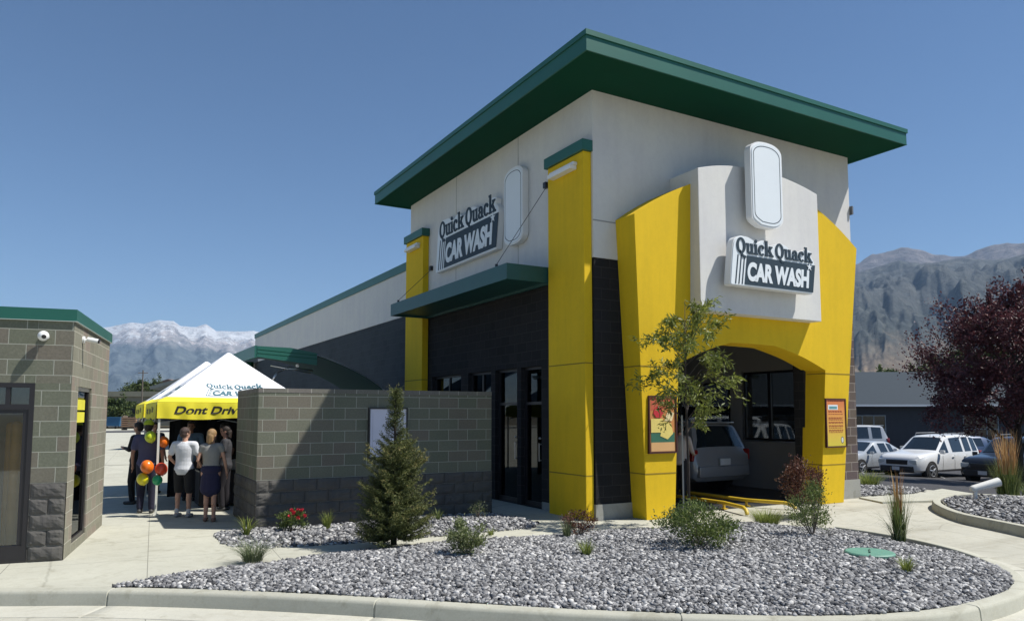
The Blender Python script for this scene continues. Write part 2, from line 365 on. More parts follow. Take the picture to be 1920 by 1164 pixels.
# kerb path (inner edge of kerb), from far left round the nose of the island
KERB = [(-9.0, 15.2), (-6.0, 13.35), (-3.0, 11.5), (-0.9, 10.17), (0.3, 9.50), (1.4, 8.72), (2.51, 7.79), (3.64, 6.73), (4.51, 5.97), (5.54, 5.20), (6.2, 4.80), (6.79, 4.56), (7.38, 4.43),
        (8.11, 4.42), (8.77, 4.50), (9.3, 4.70), (9.75, 5.0), (10.17, 5.38), (10.55, 5.85), (10.85, 6.40), (11.08, 7.1), (11.16, 7.8), (11.12, 8.4)]
def smooth_path(p, n=6):
    out = []
    for i in range(len(p) - 1):
        p0 = Vector(p[max(i - 1, 0)]); p1 = Vector(p[i]); p2 = Vector(p[i + 1]); p3 = Vector(p[min(i + 2, len(p) - 1)])
        for k in range(n):
            t = k / n; out.append(0.5 * ((2 * p1) + (p2 - p0) * t + (2 * p0 - 5 * p1 + 4 * p2 - p3) * t * t + (3 * p1 - p0 - 3 * p2 + p3) * t ** 3))
    out.append(Vector(p[-1])); return out
KP = smooth_path(KERB, 6)
def sweep(mb, path, prof, zf=None, joint=3.05, gap=0.012):
    """profile (offset to the outside, height) along a 2D path; cut by thin contraction joints"""
    L = [0]; 
    for a, b in zip(path, path[1:]): L.append(L[-1] + (b - a).length)
    def nrm(i):
        d = (path[min(i + 1, len(path) - 1)] - path[max(i - 1, 0)]).normalized(); return Vector((d.y, -d.x))
    seg = []; cur = []; nxt = joint * 0.6
    def ring(p, n, sh=0.0): return [(p.x + n.x * (o - sh), p.y + n.y * (o - sh), (zf(p.x, p.y) if zf else 0) + z - sh * 0.5) for o, z in prof]
    rings = []
    for i in range(len(path)):
        if i and L[i] > nxt >= L[i - 1]:
            t = (nxt - L[i - 1]) / (L[i] - L[i - 1]); p = path[i - 1].lerp(path[i], t); d = (path[i] - path[i - 1]).normalized(); n = nrm(i)
            rings += [ring(p - d * gap, n), ring(p - d * gap * 0.4, n, 0.012), ring(p + d * gap * 0.4, n, 0.012), ring(p + d * gap, n)]; nxt += joint
        rings.append(ring(path[i], nrm(i)))
    m = len(prof); v = [q for r_ in rings for q in r_]; f = []
    for i in range(len(rings) - 1):
        for k in range(m - 1): f.append((i * m + k, i * m + k + 1, (i + 1) * m + k + 1, (i + 1) * m + k))
    mb.add(v, f)
KPROF = [(0.0, -0.12), (0.0, 0.004), (0.008, 0.012), (0.125, 0.010), (0.15, -0.004), (0.160, -0.03), (0.185, -0.30)]
mb = MB(); sweep(mb, KP, KPROF); kind(mb.build('kerb', CURB, None, True, 40))
# gutter pan: slightly lighter strip next to the kerb
mb = MB(); sweep(mb, KP, [(0.17, -0.1475), (0.62, -0.1465), (0.625, -0.16)], joint=3.05); kind(mb.build('gutter', concrete_mat('gutter_concrete', (0.50, 0.49, 0.42), joint=0), None, True, 40))

# polygons of the beds
KI = [(p.x, p.y) for p in KP]
front_i = [p for p in KI if p[0] > 0.3]
BED = front_i + [(10.9, 8.75), (10.19, 9.45), (9.4, 9.72), (8.38, 9.78), (7.53, 9.95), (6.44, 10.02), (5.37, 10.2), (4.89, 10.28), (4.24, 10.33), (3.39, 10.30), (2.7, 10.18), (2.29, 10.05), (1.62, 9.98), (1.01, 9.85)]
STRIP = [(1.84, 12.94), (1.80, 11.9), (1.95, 11.45), (2.4, 11.12), (3.45, 10.93), (4.48, 10.86), (5.55, 10.84), (6.6, 10.84), (6.95, 11.2), (6.95, 11.7), (6.93, 12.98), (2.5, 12.98)]
ISL2 = [(14.95, 8.55), (14.1, 6.9), (13.2, 5.0), (17.5, 3.5), (20.5, 7.2), (18.9, 8.6), (17.4, 9.45), (15.9, 9.35)]
STRIP2 = [(15.75, 11.2), (15.75, 12.9), (18.3, 13.3), (18.95, 12.4), (18.6, 11.3), (17.3, 10.9)]
STRIP3 = [(15.75, 13.2), (15.75, 44), (18.0, 44), (18.4, 13.6)]
# raised pavement: plaza and walk (top z=0) with real thickness, following the kerb on the left
PLZ = [(p.x, p.y) for p in KP if p.x <= 0.45] + [(1.01, 9.85), (1.62, 9.98), (2.29, 10.05), (2.7, 10.18), (3.39, 10.30), (4.24, 10.33), (4.89, 10.28), (5.37, 10.2), (6.44, 10.02), (7.53, 9.95), (8.38, 9.78), (9.4, 9.72), (9.4, 11.0),
       (8.0, 11.0), (8.0, 31.9), (-14, 31.9), (-14, 18)]
def poly_slab(name, poly, z0, z1, mat, parent=None):
    bm = bmesh.new(); vs_ = [bm.verts.new((x, y, z1)) for x, y in poly]; f = bm.faces.new(vs_)
    if f.normal.z < 0: f.normal_flip()
    r = bmesh.ops.extrude_face_region(bm, geom=[f]); 
    for e in r['geom']:
        if isinstance(e, bmesh.types.BMVert): e.co.z = z0
    bmesh.ops.triangulate(bm, faces=[q for q in bm.faces if len(q.verts) > 4])
    bmesh.ops.recalc_face_normals(bm, faces=bm.faces); me = bpy.data.meshes.new(name); bm.to_mesh(me); bm.free(); metric_uv(me); return link(name, me, mat, parent)
kind(poly_slab('pavement', PLZ, -0.2, 0.0, CONC))
kind(poly_slab('side_path', [(15.0, 10.1), (15.4, 10.95), (17.3, 10.75), (19.0, 11.15), (18.3, 9.7), (17.0, 9.55)], -0.08, 0.03, CONC))

# gravel beds: earth sheet below, loose stones on top
GBASE = M('gravel_base', (0.10, 0.10, 0.11), 0.95, var=0.55, scale=45, bump=1.0, bscale=60)
def inpoly(P, poly):
    x, y = P[:, 0], P[:, 1]; c = np.zeros(len(P), bool); n = len(poly)
    for i in range(n):
        x1, y1 = poly[i]; x2, y2 = poly[(i + 1) % n]
        c ^= ((y1 > y) != (y2 > y)) & (x < (x2 - x1) * (y - y1) / ((y2 - y1) if y2 != y1 else 1e-9) + x1)
    return c
def edge_dist(P, poly):
    d = np.full(len(P), 1e9); n = len(poly)
    for i in range(n):
        a = np.array(poly[i]); b = np.array(poly[(i + 1) % n]); ab = b - a; t = np.clip(((P[:, :2] - a) @ ab) / max(ab @ ab, 1e-9), 0, 1)
        d = np.minimum(d, np.linalg.norm(P[:, :2] - (a + t[:, None] * ab), axis=1))
    return d
def bed_h(P, poly, mound):
    d = edge_dist(P, poly); return 0.0 + mound * np.clip(d / 1.0, 0, 1) + 0.015 * np.sin(P[:, 0] * 2.1) * np.cos(P[:, 1] * 2.7)
ico = None
def stones(name, poly, per_m2, size, mound, zf, label, mat, near=None):
    global ico
    if ico is None:
        bm = bmesh.new(); bmesh.ops.create_icosphere(bm, subdivisions=1, radius=1); bm.verts.ensure_lookup_table()
        ico = (np.array([v.co[:] for v in bm.verts]), np.array([[v.index for v in f.verts] for f in bm.faces])); bm.free()
    A = np.array(poly); lo, hi = A.min(0), A.max(0); n = int(per_m2 * np.prod(hi - lo)); P = lo + RNG.random((n, 2)) * (hi - lo); P = P[inpoly(P, poly)]
    if near is not None:
        d = np.linalg.norm(P, axis=1); P = P[RNG.random(len(P)) < np.clip(near / d, 0.35, 1)]
    n = len(P); ed = edge_dist(P, poly); z = bed_h(P, poly, mound) + np.array([zf(a, b) for a, b in P])
    sc = size * (0.42 + RNG.random((n, 1)) ** 2.2 * 1.25); sc = sc * (1 + 0.35 * (RNG.random((n, 3)) - 0.5)); sc[:, 2] *= 0.68
    ang = RNG.random(n) * 2 * PI; v0 = ico[0][None] * (1 + 0.62 * (RNG.random((n, 12, 1)) - 0.5)); v0 = v0 + 0.12 * RNG.normal(size=(n, 12, 3)); v0 = v0 * sc[:, None, :]
    tilt = RNG.normal(size=n) * 0.5; ct, st = np.cos(tilt)[:, None], np.sin(tilt)[:, None]
    y, zz = v0[:, :, 1] * ct - v0[:, :, 2] * st, v0[:, :, 1] * st + v0[:, :, 2] * ct
    c, s_ = np.cos(ang)[:, None], np.sin(ang)[:, None]; x = v0[:, :, 0]
    out = np.stack([x * c - y * s_ + P[:, 0:1], x * s_ + y * c + P[:, 1:2], zz + z[:, None] + sc[:, 2:3] * 0.35 + RNG.random((n, 1)) * 0.012], 2).reshape(-1, 3)
    F = (ico[1][None] + (np.arange(n) * 12)[:, None, None]).reshape(-1, 3); sh = np.repeat(RNG.random(n), 20)
    o = link(name, fast_mesh(name, out, F, sh), mat); return tag(o, label, 'gravel', None, 'stuff')
GRAV = shade_mat('grey_crushed_stone', [(0.0, (0.060, 0.060, 0.063)), (0.3, (0.155, 0.155, 0.160)), (0.62, (0.26, 0.26, 0.264)), (0.88, (0.40, 0.395, 0.39)), (1.0, (0.60, 0.59, 0.57))], 0.9, 0.2, bump=True)
def bed_sheet(name, poly, mound, zf, n=90):
    A = np.array(poly); lo, hi = A.min(0), A.max(0); bm = bmesh.new(); vs_ = [bm.verts.new((x, y, 0)) for x, y in poly]; bm.faces.new(vs_)
    for ax, cnt in ((0, int((hi[0] - lo[0]) / 0.3)), (1, int((hi[1] - lo[1]) / 0.3))):
        for k in range(1, cnt):
            co = [0, 0, 0]; no = [0, 0, 0]; co[ax] = lo[ax] + k * 0.3; no[ax] = 1
            bmesh.ops.bisect_plane(bm, geom=bm.verts[:] + bm.edges[:] + bm.faces[:], plane_co=co, plane_no=no)
    P = np.array([v.co[:] for v in bm.verts]); h = bed_h(P, poly, mound)
    for v, z in zip(bm.verts, h): v.co.z = z + zf(v.co.x, v.co.y) - 0.012
    bmesh.ops.recalc_face_normals(bm, faces=bm.faces)
    me = bpy.data.meshes.new(name); bm.to_mesh(me); bm.free(); metric_uv(me); o = link(name, me, GBASE, None, True)
    if o.data.polygons[0].normal.z < 0: o.data.flip_normals()
    return kind(o)
flat0 = lambda x, y: 0.0
bedz = lambda x, y: -0.10 * ss((x - 9.8) / 1.2) * 0.6
isz = lambda x, y: gz(x, y) + 0.15
bed_sheet('gravel_bed', BED, 0.10, bedz); bed_sheet('back_gravel_bed', STRIP, 0.05, flat0); bed_sheet('far_gravel_bed', ISL2, 0.06, isz); bed_sheet('side_gravel_bed', STRIP2, 0.04, gz)
bed_sheet('east_gravel_bed', STRIP3, 0.03, gz)
stones('gravel', BED, 2900, 0.0215, 0.10, bedz, 'grey crushed stone covering the planted island at the front', GRAV, near=7.5)
stones('gravel', STRIP, 800, 0.026, 0.05, flat0, 'grey crushed stone strip along the foot of the low block wall', GRAV)
stones('gravel', ISL2, 330, 0.032, 0.06, isz, 'grey crushed stone on the kerbed island at the far right', GRAV)
stones('gravel', STRIP2, 500, 0.03, 0.04, gz, 'pale crushed stone beside the brown block corner at the right', GRAV)
i2 = [Vector(p) for p in [(18.9, 8.6), (17.4, 9.45), (15.9, 9.35), (14.95, 8.55), (14.1, 6.9), (13.2, 5.0), (13.6, 3.9), (17.5, 3.3)]]
mb = MB(); sweep(mb, smooth_path(i2, 6), [(-a, b) for a, b in [(0.0, 0.0), (0.0, 0.17), (-0.01, 0.175), (-0.13, 0.172), (-0.15, 0.15), (-0.17, -0.1)]], zf=gz)
o = kind(mb.build('kerb', CURB, None, True, 40))

# ------------------------------------------------------------------ car wash building
X0, X1, Y0, Y1, YE = 8.10, 15.60, 11.09, 20.15, 43.4
ZC, ZT, ZL = 4.84, 8.06, 6.40
UX, UY, UZ = Vector((1, 0, 0)), Vector((0, 1, 0)), Vector((0, 0, 1))
BL = empty('car_wash', (11.8, 15, 0), 'white and yellow car wash tower with dark block base and green flat roof', 'building')
def part(mb, name, mat, parent=None, **kw):
    """parts keep world coordinates: child offset is undone through matrix_parent_inverse"""
    o = mb.build(name, mat, None, **kw); p = parent or BL; o.parent = p
    w = Matrix.Identity(4); q = p
    while q: 
        w = Matrix.LocRotScale(q.location, q.rotation_euler, q.scale) @ w; q = q.parent
    w = chain(p); o.matrix_parent_inverse = w.inverted(); return o
def chain(p):
    w = Matrix.LocRotScale(p.location, p.rotation_euler, p.scale)
    if p.parent: w = chain(p.parent) @ p.matrix_parent_inverse @ w
    return w
def adopt(o, p): o.parent = p; o.matrix_parent_inverse = chain(p).inverted(); return o

TH = 0.28
WEST = [(12.95, 13.78, 0.0, 2.92), (13.95, 14.95, 0.0, 2.92), (15.15, 16.35, 0.0, 2.92), (16.75, 18.55, 0.9, 2.92)]
EAST = [(12.50, 14.20, 1.24, 3.03), (14.70, 16.95, 1.24, 2.80), (17.4, 19.3, 1.24, 2.80)]
FRONT = [(9.62, 13.82, -1, 3.42)]
h = holes(WEST); mb = MB()
wall_grid(mb, V(X0, 0, 0), UY, UX, [Y0, 12.95, 13.78, 13.95, 14.95, 15.15, 16.35, 16.75, 18.55, Y1], [-0.3, 0.0, 0.9, 2.92, ZC], h, TH)
h2 = holes(EAST)
wall_grid(mb, V(X1, 0, 0), UY, -UX, [Y0, 12.5, 14.2, 14.7, 16.95, 17.4, 19.3, Y1], [-0.9, 1.24, 2.80, 3.03, ZC], h2, TH)
wall_grid(mb, V(0, Y0 + 0.002, 0), UX, UY, [X0 + TH + 0.002, 9.62, 13.82, X1 - TH - 0.002], [0.28, 3.42, ZC - 0.002], holes(FRONT), TH)
part(mb, 'block_wall', CHAR)
# front corner block facings: charcoal at the left, lighter brown at the right
for q, m_ in ((((X0 - 0.006, Y0 - 0.008, 0.285), (9.62, Y0 + 0.001, 4.80)), CHAR), (((13.9, Y0 - 0.008, 0.42), (X1 + 0.006, Y0 + 0.001, 4.80)), PIER_BLOCK)):
    mb = MB(); mb.box(*q); part(mb, 'block_facing', m_)
for q in (((X0 - 0.02, Y0 - 0.03, -0.2), (9.45, Y0 + 0.05, 0.28)), ((13.95, Y0 - 0.03, -0.2), (X1 + 0.02, Y0 + 0.05, 0.42)), ((X0 - 0.012, 12.45, -0.2), (X0 + 0.1, 12.93, 0.15))):
    mb = MB(); mb.box(*q); part(mb, 'plinth', PLINTH)
# stucco upper storey, 2 cm proud of the block
mb = MB(); a, b, c_, d = X0 - 0.02, X1 + 0.02, Y0 - 0.02, Y1 + 0.02
for (p, q) in (((a, c_, ZC), (b, c_ + TH, ZT)), ((a, d - TH, ZC), (b, d, ZT)), ((a, c_ + TH + .001, ZC), (a + TH, d - TH - .001, ZT)), ((b - TH, c_ + TH + .001, ZC), (b, d - TH - .001, ZT))): mb.box(p, q)
part(mb, 'stucco_wall', WHITE)
JNT = M('joint_grey', (0.30, 0.30, 0.29), 0.9)
mb = MB(); mb.box((a - 0.003, c_ - 0.003, 5.535), (b + 0.003, c_ + 0.01, 5.56)); part(mb, 'reveal_joint', JNT)
for y in (13.86, 17.04): mb = MB(); mb.box((a - 0.003, y - 0.009, ZC), (a + 0.01, y + 0.009, ZT)); part(mb, 'reveal_joint', JNT)
# roof slab: soffit, two-step fascia
ex0, ex1, ey0, ey1 = 7.06, 16.0, 9.82, 20.45
mb = MB(); mb.box((ex0 + .012, ey0 + .012, ZT + 0.001), (ex1 - .012, ey1 - .012, ZT + 0.03)); roof = part(mb, 'roof_soffit', DGREEN)
mb = MB(); t = .03
def frame_ring(mb, x0, x1, y0, y1, z0, z1, t):
    mb.box((x0, y0, z0), (x1, y0 + t, z1)); mb.box((x0, y1 - t, z0), (x1, y1, z1)); mb.box((x0, y0 + t, z0), (x0 + t, y1 - t, z1)); mb.box((x1 - t, y0 + t, z0), (x1, y1 - t, z1))
frame_ring(mb, ex0, ex1, ey0, ey1, ZT - 0.012, ZT + 0.25, t); frame_ring(mb, ex0 - .025, ex1 + .025, ey0 - .025, ey1 + .025, ZT + 0.252, ZT + 0.345, 0.08)
frame_ring(mb, ex0 - .008, ex1 + .008, ey0 - .008, ey1 + .008, ZT - 0.022, ZT - 0.0125, 0.03)
mb.box((ex0 + .03, ey0 + .03, ZT + 0.19), (ex1 - .03, ey1 - .03, ZT + 0.24)); part(mb, 'roof_fascia', GREEN)
# dark inside: floor slab, lining, ceiling
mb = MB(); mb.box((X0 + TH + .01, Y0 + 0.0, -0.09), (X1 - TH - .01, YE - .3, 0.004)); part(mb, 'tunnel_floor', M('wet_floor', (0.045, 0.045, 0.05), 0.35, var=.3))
mb = MB(); xw = X1 - TH - .004
wall_grid(mb, V(xw, 0, 0), UY, -UX, [Y0 + TH + .01, 12.5, 14.2, 14.7, 16.95, 17.4, 19.3, Y1 - .3], [0.0, 1.24, 2.80, 3.03, 4.2], h2, 0.02)
mb.box((X0 + TH + .005, Y0 + TH + 0.01, 4.21), (X1 - TH - .005, Y1 - .3, 4.26))
part(mb, 'interior_lining', DARKWALL)
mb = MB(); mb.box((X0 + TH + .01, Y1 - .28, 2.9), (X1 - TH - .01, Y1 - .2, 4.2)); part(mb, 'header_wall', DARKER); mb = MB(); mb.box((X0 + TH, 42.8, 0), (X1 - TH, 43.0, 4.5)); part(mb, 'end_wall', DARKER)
# brushes hang further in, dark blue cloth strips
mb = MB()
for k in range(26):
    x = 9.4 + k * 0.19; mb.box((x, 22 + 0.15 * (k % 3), 0.9 + 0.2 * (k % 2)), (x + .13, 22.05 + 0.15 * (k % 3), 3.4))
part(mb, 'wash_curtain', M('dark_blue_cloth', (0.02, 0.03, 0.09), 0.9))
# low tunnel building
mb = MB(); wall_grid(mb, V(X0, 0, 0), UY, UX, [Y1 + .001, YE], [-0.3, ZC - 0.02], lambda *a: True, TH); wall_grid(mb, V(X1, 0, 0), UY, -UX, [Y1 + .001, YE], [-0.9, ZC - 0.02], lambda *a: True, TH)
mb.box((X0 + TH, YE - TH, -.3), (X1 - TH, YE - .001, ZC - .02)); part(mb, 'tunnel_block_wall', block_mat('tunnel_block', (0.045, 0.055, 0.065), (0.055, 0.068, 0.078), (0.05, 0.06, 0.072), (0.07, 0.08, 0.09)))
mb = MB(); mb.box((X0 - .02, Y1 + .03, ZC - .018), (X0 + TH, YE + .02, ZL - .23)); mb.box((X1 - TH, Y1 + .03, ZC - .018), (X1 + .02, YE + .02, ZL - .23)); mb.box((X0 + TH, YE - TH, ZC - .018), (X1 - TH, YE + .02, ZL - .23))
part(mb, 'tunnel_stucco_wall', WHITE)
mb = MB(); frame_ring(mb, X0 - .06, X1 + .06, Y1 + .03, YE + .06, ZL - .23, ZL + .02, .35); mb.box((X0 + .25, Y1 + .1, ZL - .3), (X1 - .25, YE - .2, ZL - .22)); part(mb, 'tunnel_coping', GREEN)
# pillars with green caps and white wall lights
for (ya, yb) in ((11.12, 12.36), (18.80, 20.05)):
    mb = MB(); mb.box((7.90, ya, -0.1), (X0 - .021, yb, 6.86)); pl = part(mb, 'pillar', YEL, bevel=0.012)
    for z in (0.80, 2.86): mb = MB(); mb.box((7.897, ya - .003, z - .011), (X0 - .03, yb + .003, z + .011)); part(mb, 'pillar_joint', M('yellow_joint', (0.28, 0.19, 0.015), 0.9), pl)
    mb = MB(); mb.box((7.84, ya - .06, 6.861), (X0 - .021, yb + .06, 7.07)); part(mb, 'pillar_cap', GREEN, pl, bevel=0.008)
    mb = MB(); mb.box((7.74, ya + .22, 6.56), (7.899, yb - .22, 6.64)); mb.box((7.80, ya + .2, 6.641), (7.899, yb - .2, 6.70)); part(mb, 'wall_light', WPLAST, pl, bevel=0.01)
# canopy over the side doors, hung on two rods
cy0, cy1, cx = 12.42, 18.80, 6.98
mb = MB(); frame_ring(mb, cx, X0 - .021, cy0, cy1, 4.545, 4.86, .05); mb.box((cx + .05, cy0 + .05, 4.60), (X0 - .03, cy1 - .05, 4.63)); mb.box((cx + .05, cy0 + .05, 4.80), (X0 - .03, cy1 - .05, 4.83))
can = part(mb, 'canopy', M('canopy_green', (0.016, 0.085, 0.080), 0.45, var=.08))
for yc, yt, zt in ((12.95, 12.66, 6.62), (18.4, 18.55, 5.9)):
    mb = MB(); mb.tube([(7.04, yc, 4.86), (7.04, yc, 4.93)], .03); mb.tube([(7.04, yc, 4.92), (X0 - .03, yt, zt)], .0065, 6); mb.box((X0 - .10, yt - .05, zt - .05), (X0 - .021, yt + .05, zt + .07)); part(mb, 'tie_rod', BLACK, can)
# storefront frames, glass and door hardware on the west side
for i, (ya, yb, za, zb) in enumerate(WEST):
    door = za == 0 and i in (0, 1, 2)
    mb = MB(); f = .055; x0_, x1_ = X0 + .10, X0 + .17
    mb.box((x0_, ya, za), (x1_, ya + f, zb)); mb.box((x0_, yb - f, za), (x1_, yb, zb)); mb.box((x0_, ya + f, zb - f), (x1_, yb - f, zb)); mb.box((x0_, ya + f, za), (x1_, yb - f, za + .1))
    zt = 2.12 if door else 1.9
    mb.box((x0_, ya + f, zt), (x1_, yb - f, zt + .06))
    if i in (2, 3): ym = (ya + yb) / 2; mb.box((x0_ + .003, ym - .03, za + .1), (x1_ - .003, ym + .03, zb - f))
    w = part(mb, 'door' if door else 'window', BRONZE)
    mb = MB(); mb.box((X0 + .13, ya + .03, za + .05), (X0 + .138, yb - .03, zb - .03)); part(mb, 'pane', GLASS, w)
    if door:
        mb = MB(); mb.tube([(X0 + .04, ya + .16, 0.95), (X0 + .04, ya + .16, 1.32)], .014, 8); mb.tube([(X0 + .04, ya + .16, 1.3), (X0 + .11, ya + .16, 1.3)], .012, 8); mb.tube([(X0 + .04, ya + .16, .97), (X0 + .11, ya + .16, .97)], .012, 8)
        mb.sphere((X0 + .06, ya + .16, 1.42), .025); part(mb, 'door_handle', STEEL, w)
# windows in the east wall (clear, the lot shows through them)
for (ya, yb, za, zb) in EAST:
    mb = MB(); f = .06; xa, xb = X1 - TH - .03, X1 - TH + .06; ym = ya + (yb - ya) * .5
    mb.box((xa, ya, za), (xb, ya + f, zb)); mb.box((xa, yb - f, za), (xb, yb, zb)); mb.box((xa, ya + f, zb - f), (xb, yb - f, zb)); mb.box((xa, ya + f, za), (xb, yb - f, za + f)); mb.box((xa, ym - .045, za + f), (xb, ym + .045, zb - f))
    w = part(mb, 'window', BLACK)
    mb = MB(); mb.box((xa + .04, ya + .04, za + .04), (xa + .046, yb - .04, zb - .04)); part(mb, 'pane', GLASS2, w)
    mb = MB(); mb.box((X1 - TH - .055, ya - .03, za - .03), (X1 - TH - .027, yb + .03, za - .002)); mb.box((X1 - TH - .05, yb + .002, za - .03), (X1 - TH - .027, yb + .035, zb + .02)); part(mb, 'sill', STEEL, w)
# security camera at the right wall edge
mb = MB(); mb.box((X1 + .021, 11.0, 6.66), (X1 + .07, 11.12, 6.86)); part(mb, 'security_camera', M('camera_grey', (0.12, 0.13, 0.15), 0.5))

# ---- yellow flared portal
def yplane(z): return 10.66 - 0.028 * z
def arc(p0, p1, bulge, n=10):
    out = []
    for k in range(n + 1):
        t = k / n; out.append((p0[0] + (p1[0] - p0[0]) * t, p0[1] + (p1[1] - p0[1]) * t + bulge * 4 * t * (1 - t)))
    return out
top = arc((8.60, 5.60), (15.02, 5.66), 1.12, 24)
outer_l = (8.92, 0.0); outer_r = (14.46, 0.0)
inner_top = [(13.86, 2.87), (13.2, 3.12), (12.45, 3.30), (12.2, 3.33), (11.25, 3.34), (10.95, 3.31), (10.3, 3.12), (9.72, 2.87)]
def strip_mesh(mb, chains, yb):
    """front/back faces between an outer and an inner chain of (x,z)"""
    for ch_o, ch_i in chains:
        n = len(ch_o)
        F = [(x, yplane(z), z) for x, z in ch_o] + [(x, yplane(z), z) for x, z in ch_i]; B = [(x, yb, z) for x, z in ch_o] + [(x, yb, z) for x, z in ch_i]
        mb.add(F, [(k, k + 1, n + k + 1, n + k) for k in range(n - 1)]); mb.add(B, [(k, k + 1, n + k + 1, n + k) for k in range(n - 1)])
def side(mb, ch, yb):
    n = len(ch); mb.add([(x, yplane(z), z) for x, z in ch] + [(x, yb, z) for x, z in ch], [(k, k + 1, n + k + 1, n + k) for k in range(n - 1)])
lo_ = [(8.92, 0.0), (8.872, 0.85), (8.755, 2.87), (8.60, 5.60)]; li_ = [(9.60, 0.0), (9.62, 0.85), (9.68, 2.87)]
ro_ = [(14.46, 0.0), (14.535, 0.85), (14.725, 2.87), (15.02, 5.66)]; ri_ = [(13.72, 0.0), (13.77, 0.85), (13.90, 2.87)]
mb = MB(); YB = Y0 - 0.022
strip_mesh(mb, [(lo_[:3], li_), (ri_, ro_[:3])], YB)
it = inner_top[::-1]; it = [(9.68, 2.87)] + it[1:-1] + [(13.90, 2.87)]; xs_ = [p[0] for p in it]
ni = 24
def interp(ch, t):
    L = [0]
    for a_, b_ in zip(ch, ch[1:]): L.append(L[-1] + math.dist(a_, b_))
    s_ = t * L[-1]
    for k in range(len(ch) - 1):
        if s_ <= L[k + 1] + 1e-9:
            u = (s_ - L[k]) / max(L[k + 1] - L[k], 1e-9); return (ch[k][0] + (ch[k + 1][0] - ch[k][0]) * u, ch[k][1] + (ch[k + 1][1] - ch[k][1]) * u)
    return ch[-1]
def sm(ch):   # rounder inner arch
    P_ = smooth_path(ch, 5); return [(p.x, p.y) for p in P_]
it = sm(it); inn = [interp(it, k / ni) for k in range(ni + 1)]
strip_mesh(mb, [(top, inn), ], YB)
mb.add([(8.755, yplane(2.87), 2.87), (8.60, yplane(5.6), 5.60), (9.68, yplane(2.87), 2.87)], [(0, 1, 2)]); mb.add([(14.725, yplane(2.87), 2.87), (15.02, yplane(5.66), 5.66), (13.90, yplane(2.87), 2.87)], [(0, 1, 2)])
side(mb, lo_, YB); side(mb, ro_, YB); side(mb, top, YB)
# jambs run back through the wall thickness
YJ = Y0 + TH + .03
def side2(ch, yb):
    n = len(ch); mb.add([(x, yplane(z), z) for x, z in ch] + [(x, yb, z) for x, z in ch], [(k, k + 1, n + k + 1, n + k) for k in range(n - 1)])
side2(li_, YJ - .25); side2(ri_, YJ - .25); side2(inn, YJ - .25)
portal = part(mb, 'portal_arch', YEL, fixn=True)
# merge seams so that the arch reads as one cast piece
bm = bmesh.new(); bm.from_mesh(portal.data); bmesh.ops.remove_doubles(bm, verts=bm.verts, dist=1e-4); bmesh.ops.recalc_face_normals(bm, faces=bm.faces); bm.to_mesh(portal.data); bm.free()
def xat(ch, z):
    for (x0_, z0_), (x1_, z1_) in zip(ch, ch[1:]):
        if z0_ <= z <= z1_: return x0_ + (x1_ - x0_) * (z - z0_) / (z1_ - z0_)
for z in (0.83, 2.80):
    for a_, b_ in ((xat(lo_, z), xat(li_, z)), (xat(ri_, z), xat(ro_, z))):
        mb = MB(); mb.box((a_ - .004, yplane(z) - .004, z - .011), (b_ + .003, yplane(z) + .006, z + .011)); mb.box((a_ - .004, yplane(z) + .006, z - .011), (a_ + .008, YB, z + .011)); part(mb, 'portal_joint', MATS['yellow_joint'], portal)
# white sign panel with curved top standing proud of the arch
PX0, PX1, PY = 9.98, 13.42, 10.27
tp = [(9.98, 6.63), (10.5, 6.76), (11.1, 6.84), (11.7, 6.86), (12.2, 6.84), (12.9, 6.74), (13.42, 6.62)]
poly = [(PX0, 3.87), (PX1, 3.87)] + [p for p in reversed([(q.x, q.y) for q in smooth_path(tp, 4)])]
mb = MB(); mb.prism(poly, (V(0, PY, 0), UX, UZ, UY), 0, 11.068 - PY); part(mb, 'sign_panel', WHITE, bevel=0.012)

# ------------------------------------------------------------------ lettering
def curve_text(txt, off=0.0, shear=0.0, space=1.0):
    cu = bpy.data.curves.new('t', 'FONT'); cu.body = txt; cu.size = 1; cu.offset = off; cu.shear = shear; cu.space_character = space; cu.resolution_u = 6
    o = bpy.data.objects.new('t', cu); COL.objects.link(o); me = bake(o); v = np.array([p.co[:] for p in me.vertices]); f = [tuple(p.vertices) for p in me.polygons]
    bpy.data.objects.remove(o); bpy.data.curves.remove(cu); bpy.data.meshes.remove(me)
    v[:, :2] -= v[:, :2].min(0); return v[:, :2], f, v[:, 0].max(), v[:, 1].max()
def ell(cx, cy, ro, ri, a0, a1, n=22):
    """annulus sector with separate outer/inner radii, as quads"""
    q = []
    for k in range(n):
        A, B = [R(a0 + (a1 - a0) * t / n) for t in (k, k + 1)]
        q.append([(cx + ro[0] * math.cos(A), cy + ro[1] * math.sin(A)), (cx + ro[0] * math.cos(B), cy + ro[1] * math.sin(B)), (cx + ri[0] * math.cos(B), cy + ri[1] * math.sin(B)), (cx + ri[0] * math.cos(A), cy + ri[1] * math.sin(A))])
    return q
def rc(a, b, c, d): return [(a, b), (c, b), (c, d), (a, d)]
def disc(cx, cy, r, n=14): return [[(cx + r * math.cos(2 * PI * k / n), cy + r * math.sin(2 * PI * k / n)) for k in range(n)]]
